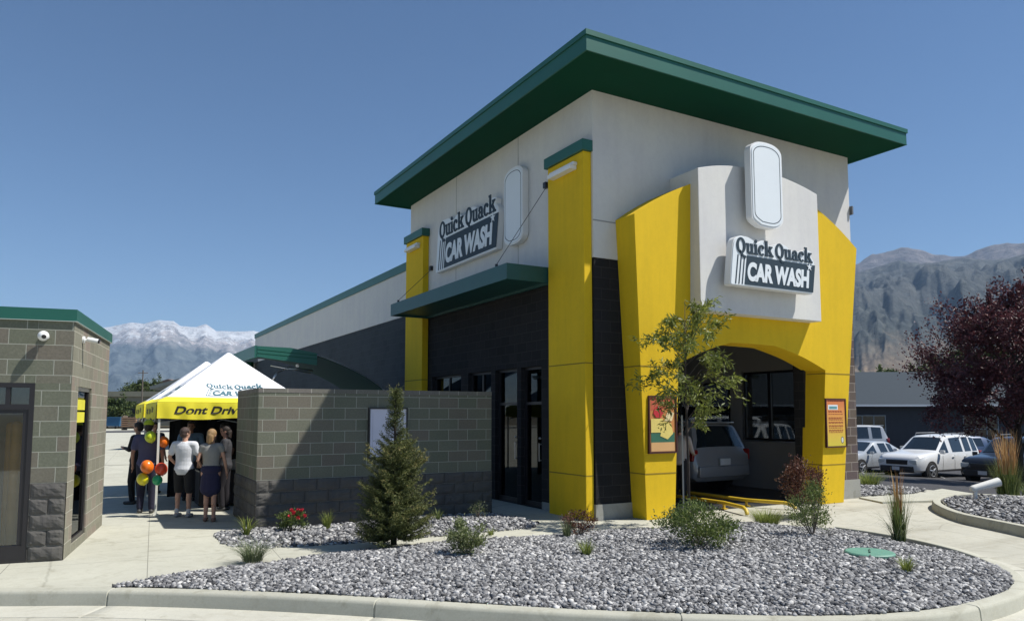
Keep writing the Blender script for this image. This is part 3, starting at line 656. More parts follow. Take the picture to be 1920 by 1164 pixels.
GL = {   # heavy slab-serif letters: list of polygon groups, advance width
 'Q': ([ell(.60, .70, (.60, .76), (.29, .56), 0, 360, 32), [[(.30, .10), (.55, .18), (.95, -.22), (1.22, -.24), (1.24, -.42), (.84, -.44)], [(.22, .10), (.50, .26), (.62, .14), (.40, -.02)]]], 1.27),
 'u': ([[rc(.10, .30, .38, 1.0)], [rc(0, .84, .38, 1.0)], [rc(.62, 0, .90, 1.0)], [rc(.52, .84, .90, 1.0)], [rc(.62, 0, 1.02, .15)], ell(.42, .34, (.32, .37), (.06, .19), 180, 330, 12)], 1.06),
 'i': ([[rc(.10, 0, .38, 1.0)], [rc(0, .84, .38, 1.0)], [rc(0, 0, .48, .15)], disc(.23, 1.28, .17)], .54),
 'c': ([ell(.46, .5, (.46, .53), (.18, .38), 48, 318, 22), disc(.66, .78, .15)], .90),
 'k': ([[rc(.10, 0, .38, 1.5)], [rc(0, 1.34, .38, 1.5)], [rc(0, 0, .46, .15)], [[(.38, .42), (.56, .42), (.98, .92), (.70, .92)]], [[(.46, .62), (.70, .66), (1.10, .08), (.78, .06)]], [rc(.58, .86, 1.04, 1.0)], [rc(.62, 0, 1.16, .15)]], 1.16),
 'a': ([[rc(.50, 0, .78, .72)], [rc(.50, 0, .92, .15)], ell(.42, .66, (.36, .36), (.10, .20), 0, 170, 12), disc(.20, .72, .13), ell(.36, .29, (.36, .31), (.12, .17), 60, 330, 16)], .94),
}
def slab_word(mb, txt, fr, u0, v0, s, d, h, mi=0, sx=1.0):
    x = 0; k = 0
    for ch in txt:
        if ch == ' ': x += .30; continue
        g, adv = GL[ch]
        for grp in g:
            k += 1
            for pl in grp:
                P_ = [(u0 + (x + p[0]) * s * sx, v0 + p[1] * s) for p in pl]; mb.prism(P_, fr, d, d + h + 0.00035 * k, mi, back=False)
        x += adv
    return x * s * sx
def word_w(txt): return sum(.30 if c == ' ' else GL[c][1] for c in txt)
def flat_text(mb, data, fr, u0, v0, w, h, d, mi=0, sh=0.0, thick=0.0):
    v, f, mw, mh = data; O, U, Vv, W = fr
    P_ = [O + U * (u0 + p[0] / mw * w + sh * p[1] / mh * h) + Vv * (v0 + p[1] / mh * h) + W * d for p in v]; mb.add(P_, f, mi)
    if thick:   # side walls of the raised letters
        e = {}
        for q in f:
            for i in range(len(q)):
                a_, b_ = q[i], q[(i + 1) % len(q)]
                if (b_, a_) in e: del e[(b_, a_)]
                else: e[(a_, b_)] = 1
        base = [p - W * thick for p in P_]
        for a_, b_ in e: mb.add([P_[a_], P_[b_], base[b_], base[a_]], [(0, 1, 2, 3)], mi)
CARW = curve_text('CAR WASH', off=0.050, space=1.0)
def round_poly(p, r=0.05, n=4):
    out = []
    m = len(p)
    for i in range(m):
        a_, b_, c_ = Vector(p[i - 1]), Vector(p[i]), Vector(p[(i + 1) % m]); u = (a_ - b_); w = (c_ - b_); rr = min(r, u.length * .45, w.length * .45); s0 = b_ + u.normalized() * rr; s1 = b_ + w.normalized() * rr
        for k in range(n + 1):
            t = k / n; q = s0.lerp(b_, t).lerp(b_.lerp(s1, t), t); out.append((q.x, q.y))
    return out
def car_wash_sign(name, O, U, W, w, h, depth, label):
    """cabinet: origin lower-left, U along the text, W outwards"""
    fr = (O, U, UZ, W); root = empty(name, O, label, 'sign')
    cont = [(0.0, 0.0), (.965, 0.0), (1.0, .62), (.995, .70), (.955, .80), (.965, .90), (.90, .935), (.84, .86), (.70, .86), (.665, .93), (.585, .97), (.53, .94), (.50, .86), (.46, .88), (.42, .97), (.36, .97), (.32, .90), (.22, .99), (.13, 1.0), (.075, .96), (.05, .88), (.035, .74)]
    cont = [(a_ * w, b_ * h) for a_, b_ in cont]
    mb = MB(); mb.prism(round_poly(cont, .045), fr, -depth, 0); part(mb, 'cabinet', SIGNEDGE, root)
    for q in (.2, .8): mb = MB(); mb.tube([O + U * w * q + UZ * h * .4 - W * depth, O + U * w * q + UZ * h * .4 - W * .30], .03, 8); part(mb, 'standoff', SIGNEDGE, root)
    mb = MB(); ins = [((a_ - w / 2) * .985 + w / 2, (b_ - h / 2) * .97 + h / 2) for a_, b_ in cont]; mb.prism(round_poly(ins, .045), fr, 0.0005, 0.012, back=False); part(mb, 'sign_face', SIGNW, root)
    mb = MB(); sl = .055 * w
    # navy field, parallelogram leaning right, and three stripes on the left
    B0, B1, Z0, Z1 = .155 * w, .985 * w, .035 * h, .615 * h
    mb.prism([(B0 - .0 * w, Z0), (B1 - .02 * w, Z0), (B1 + .015 * w, Z1), (B0 + .035 * w, Z1)], fr, .0125, .018, back=False)
    for k in range(3):
        x = (.052 + .036 * k) * w; mb.prism([(x, Z0), (x + .011 * w, Z0), (x + .046 * w, Z1 - .0 * h), (x + .035 * w, Z1)], fr, .0125, .018, back=False)
    part(mb, 'navy_field', NAVY, root)
    mb = MB(); flat_text(mb, CARW, fr, B0 + .025 * w, Z0 + .075 * h, .725 * w, .385 * h, .026, 0, sh=.10, thick=.009)
    # little sparkle near the end of the last letter
    cx_, cy_ = .925 * w, .565 * h; star = []
    for k in range(10):
        rr = (.036 if k % 2 == 0 else .013) * w; star.append((cx_ + rr * math.sin(2 * PI * k / 10), cy_ + rr * math.cos(2 * PI * k / 10)))
    mb.prism(star, fr, .019, .027, back=False)
    part(mb, 'lettering', SIGNW, root)
    mb = MB(); s_ = .89 * w / word_w('Quick Quack'); 
    # white keyline below the letters, then the navy letters
    a_ = slab_word(mb, 'Quick', fr, .075 * w, .655 * h, s_, .0125, .012, 0); part(mb, 'script_lettering', NAVY, root); mb = MB(); slab_word(mb, 'Quack', fr, .075 * w + a_ + .30 * s_, .655 * h, s_, .0125, .012, 0); part(mb, 'script_lettering', NAVY, root)
    return root
car_wash_sign('sign', V(10.45, 9.98, 4.36), UX, -UY, 2.43, 0.98, 0.15, 'white cabinet sign with navy lettering on the white panel above the tunnel entrance')
car_wash_sign('sign', V(7.93, 17.98, 5.66), -UY, -UX, 3.52, 1.34, 0.14, 'large white cabinet sign with navy lettering on the shaded side wall above the green canopy')
# plain stand-ins for the two figure cut-outs
def blank_sign(O, U, W, w, h, depth, label):
    c = [(.34, 0), (.66, .0), (.84, .07), (.86, .20), (.86, .5), (.86, .80), (.84, .93), (.66, 1.0), (.34, 1.0), (.16, .93), (.14, .80), (.14, .5), (.14, .20), (.16, .07)]
    root = empty('blank_sign', O, label, 'sign'); fr = (O, U, UZ, W)
    P_ = smooth_path([(a_ * w, b_ * h) for a_, b_ in c] + [(c[0][0] * w, c[0][1] * h)], 5)[:-1]; P_ = [(p.x, p.y) for p in P_]
    mb = MB(); mb.prism(P_, fr, -depth, 0); part(mb, 'cabinet', SIGNEDGE, root)
    for q in (.3, .7): mb = MB(); mb.tube([O + U * w * .5 + UZ * h * q - W * depth, O + U * w * .5 + UZ * h * q - W * .30], .03, 8); part(mb, 'standoff', SIGNEDGE, root)
    ins = [((a_ - w / 2) * .93 + w / 2, (b_ - h / 2) * .96 + h / 2) for a_, b_ in P_]; mb = MB(); mb.prism(ins, fr, .0005, .012, back=False); part(mb, 'sign_face', SIGNW, root)
    k_ = [[((a_ - w / 2) * f + w / 2, (b_ - h / 2) * g + h / 2) for a_, b_ in P_] for f, g in ((.84, .90), (.81, .885))]; mb = MB(); n_ = len(P_)
    for q in range(n_): mb.prism([k_[0][q], k_[0][(q + 1) % n_], k_[1][(q + 1) % n_], k_[1][q]], fr, .0125, .0145, back=False)
    part(mb, 'keyline', NAVY, root)
blank_sign(V(10.92, 9.98, 5.60), UX, -UY, 1.24, 1.70, 0.15, 'tall blank white cut-out cabinet on the panel directly over the entrance sign')
blank_sign(V(7.93, 14.40, 5.62), -UY, -UX, 1.16, 1.70, 0.14, 'tall blank white cut-out cabinet on the shaded side wall beside the pillar')

# posters
def framed(name, O, U, W, w, h, label, art, fc):
    root = empty(name, O, label, 'poster'); fr = (O, U, UZ, W); t = .028
    mb = MB(); 
    for a_ in (rc(0, 0, w, t), rc(0, h - t, w, h), rc(0, t, t, h - t), rc(w - t, t, w, h - t)): mb.prism(a_, fr, -.03, .022)
    part(mb, 'frame', fc, root); art(fr, w, h, t, root)
def art_blank(fr, w, h, t, root):
    mb = MB(); mb.prism(rc(t, t, w - t, h - t), fr, -.03, .008); part(mb, 'sheet', M('pale_lilac_sheet', (0.62, 0.62, 0.72), 0.6, var=.03), root)
    
    for q in (rc(t + .05, h * .2, t + .055, h - .1), rc(w - t - .06, h * .2, w - t - .055, h - .1)): mb = MB(); mb.prism(q, fr, .0085, .0095); part(mb, 'ruled_line', M('grey_line', (0.4, 0.4, 0.48), 0.6), root)
def art_left(fr, w, h, t, root):
    def P_(name, col, polys, d):
        mb = MB()
        for k, p in enumerate(polys): mb.prism([(a_ * w, b_ * h) for a_, b_ in p], fr, d, d + .0012 + k * .0004)
        return part(mb, name, M(name, col, .6, var=.1), root)
    P_('orange_backing', (0.55, 0.22, 0.06), [rc(t / w, t / h, 1 - t / w, 1 - t / h)], 0)
    P_('red_band', (0.50, 0.10, 0.05), [[(.09, .74), (.91, .80), (.91, .965), (.09, .965)]], .002)
    P_('green_band', (0.03, 0.13, 0.08), [rc(.085, .19, .915, .36)], .0045)
    P_('sand_band', (0.62, 0.36, 0.15), [rc(.085, .035, .915, .19)], .007)
    P_('yellow_shapes', (0.72, 0.58, 0.16), [rc(.085, .36, .50, .60), [(.40, .30), (.66, .24), (.86, .34), (.80, .52), (.52, .56)]], .0095)
    P_('cream_shape', (0.75, 0.62, 0.34), [[(.55, .56), (.82, .56), (.90, .70), (.68, .74)]], .013)
    P_('red_shape', (0.50, 0.02, 0.03), [[(.16, .70), (.26, .62), (.42, .62), (.52, .70), (.44, .80), (.24, .80)]], .015)
def art_right(fr, w, h, t, root):
    s = N('orange_gradient_print'); s.b.inputs['Roughness'].default_value = .6
    sx = s.n('ShaderNodeSeparateXYZ'); s.l(s.coord('Generated'), sx.inputs[0])
    r = s.ramp(sx.outputs[2], [(0.0, (0.62, 0.52, 0.05)), (0.35, (0.68, 0.42, 0.06)), (0.75, (0.70, 0.28, 0.07)), (1.0, (0.60, 0.16, 0.05))]); s.l(r.outputs[0], s.b.inputs['Base Color'])
    mb = MB(); mb.prism(rc(t, t, w - t, h - t), fr, -.03, .008); part(mb, 'sheet', s.m, root)
    mb = MB(); mb.prism([(a_ * w, b_ * h) for a_, b_ in rc(.13, .77, .60, .87)], fr, .0085, .010); part(mb, 'heading_box', SIGNW, root)
    mb = MB(); mb.prism([(a_ * w, b_ * h) for a_, b_ in rc(.18, .785, .56, .84)], fr, .0105, .0115); part(mb, 'heading_bar', M('teal_bar', (0.12, 0.30, 0.32), .6), root)
    mb = MB(); rg = random.Random(3)
    for z in (.94, .735, .715, .67, .60, .58, .555, .51, .49, .44, .42, .39, .35, .33, .30):
        x = .14
        while x < .80:
            l = rg.uniform(.04, .13); mb.prism([(a_ * w, b_ * h) for a_, b_ in rc(x, z, min(x + l, .84), z + (.014 if z != .94 else .02))], fr, .0085, .0095, back=False); x += l + .022
    part(mb, 'fine_print', M('dark_red_print', (0.30, 0.05, 0.02), .6), root)
    mb = MB(); P_ = [(.78 * w + .045 * math.cos(k * PI / 12), .15 * h + .075 * math.sin(k * PI / 12)) for k in range(24)]; mb.prism(P_, fr, .0085, .0100)
    part(mb, 'round_seal', M('seal_dark', (0.08, 0.08, 0.09), .6), root)
    mb = MB(); P_ = [(.78 * w + .033 * math.cos(k * PI / 12), .15 * h + .058 * math.sin(k * PI / 12)) for k in range(24)]; mb.prism(P_, fr, .0102, .0110); part(mb, 'seal_centre', M('seal_light', (0.6, 0.62, 0.58), .6), root)
MAROON = M('maroon_frame', (0.055, 0.012, 0.012), 0.4)
tl = Vector((0, 0.028, -1)).normalized()
framed('poster', V(8.93, yplane(1.2) - .034, 1.20), UX, -UY, .68, 1.06, 'framed orange, red and green poster on the left yellow leg of the portal', art_left, MAROON)
framed('poster', V(13.86, yplane(1.2) - .034, 1.20), UX, -UY, .68, 1.06, 'framed orange notice with lines of small print on the right yellow leg of the portal', art_right, MAROON)
framed('poster', V(4.42, 12.968, 1.12), UX, -UY, .75, .92, 'black framed pale lilac notice on the low block wall behind the spruce', art_blank, BLACK)
# poster light above the left poster
def split_face(mb, O, U, W, u0, u1, z0, rows, seed, bw=.406, bh=.203, deep=.030):
    """rock-faced blocks: each block a small rough relief on the wall face (W points outwards)"""
    rg = np.random.default_rng(seed); m = .006
    for r in range(rows):
        u = u0 - (bw / 2 if r % 2 else 0)
        while u < u1 - .01:
            a, b = max(u, u0) + m, min(u + bw, u1) - m; u += bw
            if b - a < .03: continue
            nx = max(3, int((b - a) / .036)); nz = 6; g = rg.random((nx + 1, nz + 1)) * .6 + rg.random() * .25; g = (g + np.roll(g, 1, 0) * .7 + np.roll(g, 1, 1) * .7) / 2.2; vv = []; ff = []
            for i in range(nx + 1):
                for j in range(nz + 1):
                    e = min(i, nx - i, j, nz - j); d = .004 if e == 0 else deep * (.35 + 1.1 * g[i, j]) * (.75 if e == 1 else 1)
                    vv.append(O + U * (a + (b - a) * i / nx) + UZ * (z0 + r * bh + m + (bh - 2 * m) * j / nz) + W * d)
            for i in range(nx):
                for j in range(nz): q = i * (nz + 1) + j; ff.append((q, q + nz + 1, q + nz + 2, q + 1))
            mb.add(vv, ff)
SPLITM = streak_mat('split_face_stone', (.105, .100, .092), .95, .2)
# ------------------------------------------------------------------ low block screen wall
WL = empty('block_screen_wall', (2.5, 13, 0), 'low grey-tan concrete block wall with darker rough base courses in front of the canopy doors', 'wall')
WX0, WX1, WY0, WY1, WZ = 2.50, 6.96, 13.0, 15.0, 2.36
mb = MB(); mb.box((WX0, WY0, .81), (WX1, WY0 + .2, WZ - .075)); mb.box((WX0, WY0 + .201, .81), (WX0 + .2, WY1, WZ - .075)); part(mb, 'upper_courses', TAN, WL)
mb = MB(); mb.box((WX0 - .008, WY0 - .012, -.2), (WX1 + .008, WY0 + .205, .809)); mb.box((WX0 - .008, WY0 + .206, -.2), (WX0 + .205, WY1, .809)); split_base = part(mb, 'split_face_base', CHARS, WL)
mb = MB(); split_face(mb, V(WX0, WY0 - .012, 0), UX, -UY, .0, WX1 - WX0, -.005, 4, 5); part(mb, 'rough_face', SPLITM, split_base)
mb = MB(); split_face(mb, V(WX0 - .008, WY0, 0), UY, -UX, .0, WY1 - WY0, -.005, 4, 6); part(mb, 'rough_face', SPLITM, split_base)
capm = block_mat('cap_block', (0.16, 0.155, 0.135), (0.2, 0.19, 0.16), (0.18, 0.165, 0.15), (0.38, 0.37, 0.32), bh=.4, off=(0, 0.1), msize=.012)
mb = MB(); mb.box((WX0 - .004, WY0 - .005, WZ - .0745), (WX1 + .004, WY0 + .205, WZ)); mb.box((WX0 - .004, WY0 + .206, WZ - .0745), (WX0 + .205, WY1, WZ)); part(mb, 'cap_course', capm, WL)

# ------------------------------------------------------------------ pay booth at the left
th = R(8.7); BO = V(-0.2, 11.6, 0); BU = V(-math.cos(th), math.sin(th), 0); BW = V(math.sin(th), math.cos(th), 0)
BT = empty('block_kiosk_building', BO, 'small tan block building with green coping and glass door at the left edge', 'building')
def on_b(u, w, z): return BO + BU * u + BW * w + UZ * z
LU, LW, BZ = 5.2, 3.28, 3.33
mb = MB()
DR = (0.42, 1.55, 0.0, 2.33)
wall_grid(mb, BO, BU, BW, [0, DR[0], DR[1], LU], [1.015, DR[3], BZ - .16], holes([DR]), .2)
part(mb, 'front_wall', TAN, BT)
mb = MB(); wall_grid(mb, BO - BW * .012, BU, BW, [0.012, DR[0], DR[1], LU], [-.2, 1.014], holes([(DR[0], DR[1], -1, 3)]), .2); sb_ = part(mb, 'split_face_base', CHARS, BT); mb = MB(); split_face(mb, BO - BW * .012, BU, -BW, .0, DR[0], 0.0, 5, 9, deep=.034); part(mb, 'rough_face', SPLITM, sb_)
mb = MB(); SW = (0.50, 1.62, 0.12, 2.31)
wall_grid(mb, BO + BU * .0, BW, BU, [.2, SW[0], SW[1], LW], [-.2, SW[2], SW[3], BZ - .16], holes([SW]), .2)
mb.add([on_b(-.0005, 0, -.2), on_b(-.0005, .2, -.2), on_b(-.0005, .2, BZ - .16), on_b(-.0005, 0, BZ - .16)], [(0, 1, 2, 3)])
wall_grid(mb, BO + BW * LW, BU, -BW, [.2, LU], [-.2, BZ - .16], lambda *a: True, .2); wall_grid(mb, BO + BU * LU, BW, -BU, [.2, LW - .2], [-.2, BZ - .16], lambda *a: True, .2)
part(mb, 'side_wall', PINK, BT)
def obox(mb, u0, u1, w0, w1, z0, z1, mi=0):
    P_ = [on_b(a_, b_, c_) for c_ in (z0, z1) for a_, b_ in ((u0, w0), (u1, w0), (u1, w1), (u0, w1))]; mb.add(P_, [(3, 2, 1, 0), (4, 5, 6, 7), (0, 1, 5, 4), (1, 2, 6, 5), (2, 3, 7, 6), (3, 0, 4, 7)], mi)
mb = MB(); obox(mb, -.03, LU + .03, -.03, .25, BZ - .159, BZ); obox(mb, -.03, .25, .2501, LW + .03, BZ - .159, BZ); obox(mb, .25, LU, .25, LW, BZ - .12, BZ - .06); cop = part(mb, 'coping', GREEN, BT)
mb = MB(); obox(mb, -.034, LU + .034, -.034, .01, BZ - .166, BZ - .1595); obox(mb, -.034, .01, .0101, LW + .034, BZ - .166, BZ - .1595); part(mb, 'drip_edge', M('pale_drip_edge', (0.5, 0.55, 0.52), .4), cop)
# door: frame, transom, pane
mb = MB(); f = .06
for q in ((DR[0], DR[0] + f, 0, DR[3]), (DR[1] - f, DR[1], 0, DR[3]), (DR[0] + f, DR[1] - f, DR[3] - f, DR[3]), (DR[0] + f, DR[1] - f, 1.98, 2.05), (DR[0] + f, DR[1] - f, 0, .22)): obox(mb, q[0], q[1], -.005, .08, q[2], q[3])
for q in ((DR[0] + f + .004, DR[0] + f + .06, .22, 1.98), (DR[0] + f + .06, DR[1] - f, 1.93, 1.979), (DR[1] - .13, DR[1] - f, .22, 1.93)): obox(mb, q[0], q[1], .01, .07, q[2], q[3])
obox(mb, .70, .75, .005, .075, 2.05, DR[3] - f)
dr = part(mb, 'door', BRONZE, BT)
mb = MB(); obox(mb, DR[0] + f, DR[1] - f, .04, .046, .2, DR[3] - f); part(mb, 'pane', glass_mat('booth_glass', (.85, .87, .84)), dr)
mb = MB(); 
for q in ((SW[0], SW[0] + .05, SW[2], SW[3]), (SW[1] - .12, SW[1], SW[2], SW[3])): obox(mb, .02, .10, q[0], q[1], q[2], q[3])
obox(mb, .02, .10, SW[0] + .05, SW[1] - .12, SW[3] - .06, SW[3]); obox(mb, .02, .10, SW[0] + .05, SW[1] - .12, SW[2], SW[2] + .06)
sw = part(mb, 'side_window', BRONZE, BT); mb = MB(); obox(mb, .05, .056, SW[0], SW[1], SW[2], SW[3]); part(mb, 'pane', GLASS, sw)
# inside: floor, back counter, reflection posts, notice in the side window
mb = MB(); obox(mb, .2, LU - .2, .1, LW - .2, -.05, .02); part(mb, 'floor', M('booth_floor', (0.16, 0.15, 0.13), .6), BT)
mb = MB(); obox(mb, .21, LU - .2, LW - .5, LW - .21, 0.02, 2.6); part(mb, 'inner_partition', M('booth_inner', (0.30, 0.30, 0.27), .8), BT)
for i, (z0, z1) in enumerate(((1.98, 2.13), (1.80, 1.95))):
    mb = MB(); obox(mb, .03, .045, SW[0] + .10, SW[1] - .35, z0, z1); o = mb.build('notice_sheet', M('yellow_paper', (0.72, 0.66, 0.05), .7, var=.1)); tag(o, ['bright yellow notice at the top of the narrow side window', 'bright yellow notice just below the topmost one in the narrow side window'][i], 'notice')
for i, (u, w) in enumerate(((.80, .9), (.93, 1.15))):  # added inside to imitate amber reflections in the door glass
    mb = MB(); mb.tube([on_b(u, w, 0.02), on_b(u, w, 1.75)], .075 if i == 0 else .06, 16); mb.sphere(on_b(u, w, 1.75), .075 if i == 0 else .06)
    o = mb.build('yellow_post', M('amber_paint', (0.55, 0.27, 0.02), .5, var=.15), smooth=True, sharp=50); tag(o, ['thick amber post seen through the booth door glass', 'thinner amber post behind the thick one in the booth'][i], 'post')
# two dome/bullet cameras on the booth
for i, (p, nrm, al) in enumerate(((on_b(.335, -.0, 2.95), -BW, 'round white security camera on the front of the block kiosk, throwing a long shadow'), (on_b(0, .64, 2.98), -BU, 'small white bullet camera on the side wall of the block kiosk'))):
    r_ = empty('security_camera', p, al, 'camera'); mb = MB(); mb.tube([p + nrm * .002, p + nrm * .03], .05, 14); mb.tube([p + nrm * .03, p + nrm * .09], .02, 10); part(mb, 'mount', WPLAST, r_, smooth=True, sharp=40)
    dd = (nrm + V(.3, -.1, -.25)).normalized(); mb = MB(); q = p + nrm * .11
    if i == 0: mb.sphere(q, .068, 16, 12); 
    else: mb.tube([q - dd * .05, q + dd * .09], .035, 14)
    part(mb, 'housing', WPLAST, r_, smooth=True, sharp=50); mb = MB(); e_ = q + dd * (.05 if i == 0 else .091); mb.tube([e_, e_ + dd * .022], .028, 12); part(mb, 'lens', BLACK, r_)

# ------------------------------------------------------------------ mountains
def px_az(x): return math.atan((x - 960) / 1393)          # bearing of a picture column, right of the view axis
YAW = R(29.75)
def fbm(x, y, seed, oct=6):
    """cheap value-noise fbm with numpy"""
    tot = np.zeros_like(x); amp = 1; s_ = 0
    for o_ in range(oct):
        f = 2 ** o_; X, Y = x * f + seed * 17.3 + o_ * 31.7, y * f + seed * 9.1 + o_ * 11.9; xi, yi = np.floor(X), np.floor(Y); fx, fy = X - xi, Y - yi; fx = fx * fx * (3 - 2 * fx); fy = fy * fy * (3 - 2 * fy)
        h = lambda a, b: np.modf(np.abs(np.sin(a * 127.1 + b * 311.7 + seed) * 43758.5453))[0]
        tot += amp * ((h(xi, yi) * (1 - fx) + h(xi + 1, yi) * fx) * (1 - fy) + (h(xi, yi + 1) * (1 - fx) + h(xi + 1, yi + 1) * fx) * fy); s_ += amp; amp *= .52
    return tot / s_
def ridge(name, pts, r0, rc_, r1, seed, rough, mat, na=420, nr=120, power=1.0):
    """terrain on a polar grid: crest at distance rc_, foot at r0; pts = (column, crest row)"""
    cols = np.array([p[0] for p in pts], float); rows = np.array([p[1] for p in pts], float)
    az = np.linspace(px_az(cols[0]), px_az(cols[-1]), na); col = 960 + 1393 * np.tan(az); row = np.interp(col, cols, rows)
    tanel = (776 - row) / 1393 * np.cos(az); H = 1.92 + tanel * rc_
    rr = np.concatenate([np.linspace(r0, rc_, int(nr * .75)), np.linspace(rc_, r1, int(nr * .25))[1:]])
    A, Rr = np.meshgrid(az, rr); Hh = np.broadcast_to(H, A.shape)
    X = Rr * np.sin(A + YAW); Y = Rr * np.cos(A + YAW); S_ = rc_ / 9.0
    ridged = 1 - np.abs(2 * fbm(X / S_, Y / S_, seed, 7) - 1) * 1.6
    spur = 1 - np.abs(2 * fbm(A * 15 + Rr / rc_ * 1.3, Rr / rc_ * 4.5, seed + 3, 6) - 1) * 1.5
    t = np.clip((Rr - r0) / (rc_ - r0), 0, 1); back = np.clip((Rr - rc_) / (r1 - rc_), 0, 1)
    prof = t ** power * (1 - back * .85); env = np.sin(np.clip(t, 0, 1) * PI) ** .8 * (back == 0)
    Z = Hh * (prof + rough * env * (.34 * (spur - .6) + .30 * (ridged - .55))) + Hh * .035 * (fbm(X / S_ * 5, Y / S_ * 5, seed + 9, 5) - .5) * np.clip(t * 3, 0, 1)
    Z = np.minimum(Z, 1.92 + (np.broadcast_to(tanel, A.shape)) * Rr * 1.004) - 4
    v = np.stack([X, Y, Z], 2).reshape(-1, 3); n_ = len(rr); i, j = np.meshgrid(np.arange(na - 1), np.arange(n_ - 1)); a_ = (j * na + i).ravel()
    o = link(name, fast_mesh(name, v, np.stack([a_, a_ + 1, a_ + 1 + na, a_ + na], 1)), mat, None, True); return kind(o)
def mount_mat(name, lowc, midc, rockc, snow, zlo, zhi, sc, snowamt):
    s = N(name); s.b.inputs['Roughness'].default_value = 1; s.b.inputs['Specular IOR Level'].default_value = 0.05
    g = s.n('ShaderNodeNewGeometry'); sp = s.n('ShaderNodeSeparateXYZ'); s.l(g.outputs['Position'], sp.inputs[0])
    n1 = s.noise(1 / sc, 9, .68, g.outputs['Position']); n2 = s.noise(5 / sc, 9, .72, g.outputs['Position'], dist=.8)
    mr = s.n('ShaderNodeMapRange'); s.l(sp.outputs[2], mr.inputs[0]); mr.inputs[1].default_value = zlo; mr.inputs[2].default_value = zhi
    ad = s.n('ShaderNodeMath', operation='MULTIPLY_ADD'); s.l(n1.outputs[0], ad.inputs[0]); ad.inputs[1].default_value = 1.1; 
    sb = s.n('ShaderNodeMath', operation='SUBTRACT'); s.l(mr.outputs[0], sb.inputs[0]); sb.inputs[1].default_value = .55; s.l(sb.outputs[0], ad.inputs[2])
    r = s.ramp(ad.outputs[0], [(0.0, lowc), (0.30, midc), (0.62, midc), (0.80, rockc), (1.0, rockc)])
    c = s.mix(.75, r.outputs[0], s.ramp(n2.outputs[0], [(.32, (.45, .47, .5)), (.5, (.95, .95, .95)), (.68, (1.6, 1.5, 1.4))]).outputs[0], 'MULTIPLY')
    if snowamt:
        nn = s.noise(9 / sc, 8, .75, g.outputs['Position'], dist=2.0); m = s.n('ShaderNodeMath', operation='MULTIPLY'); s.l(ad.outputs[0], m.inputs[0]); s.l(nn.outputs[0], m.inputs[1])
        f_ = s.ramp(m.outputs[0], [(snowamt, (0, 0, 0)), (snowamt + .05, (1, 1, 1))]); c = s.mix(f_.outputs[0], c, snow)
    s.l(c, s.b.inputs['Base Color']); nb_ = s.noise(3.5 / sc, 9, .72, g.outputs['Position'], dist=.6); s.bump(nb_.outputs[0], .8, sc * .10); return s.m
MA = mount_mat('rocky_snow_slope', (.08, .095, .09), (.115, .135, .14), (.36, .335, .33), (.60, .61, .62), 120, 800, 800, .43)
MBm = mount_mat('wooded_slope', (.18, .15, .11), (.085, .095, .093), (.17, .16, .165), (.8, .8, .8), 60, 1050, 520, 0)
LP = [(-120, 640), (0, 622), (120, 618), (200, 611), (240, 603), (262, 605), (292, 598), (318, 600), (332, 609), (362, 611), (380, 606), (400, 619), (436, 620), (470, 617), (500, 625), (640, 640), (800, 665), (1000, 690), (1150, 700)]
ridge('far_mountain', LP, 5200, 9000, 9800, 2.0, .55, MA, power=.9)
RP = [(1100, 690), (1250, 650), (1400, 590), (1500, 545), (1570, 510), (1600, 497), (1625, 484), (1650, 470), (1680, 463), (1712, 458), (1735, 459), (1765, 470), (1800, 474), (1825, 472), (1858, 461), (1885, 452), (1905, 448), (1960, 450), (2060, 440), (2200, 430)]
ridge('mountain', RP, 3600, 5400, 6000, 5.0, .30, MBm, power=.85)
RP2 = [(1250, 700), (1400, 650), (1520, 560), (1600, 512), (1650, 498), (1700, 483), (1760, 487), (1830, 478), (1880, 483), (1940, 470), (2040, 490), (2200, 480)]
ridge('near_mountain', RP2, 1500, 3900, 4700, 8.0, .55, mount_mat('scrub_slope', (.24, .19, .14), (.085, .095, .093), (.095, .103, .103), (.8, .8, .8), 60, 460, 340, 0), power=1.05)

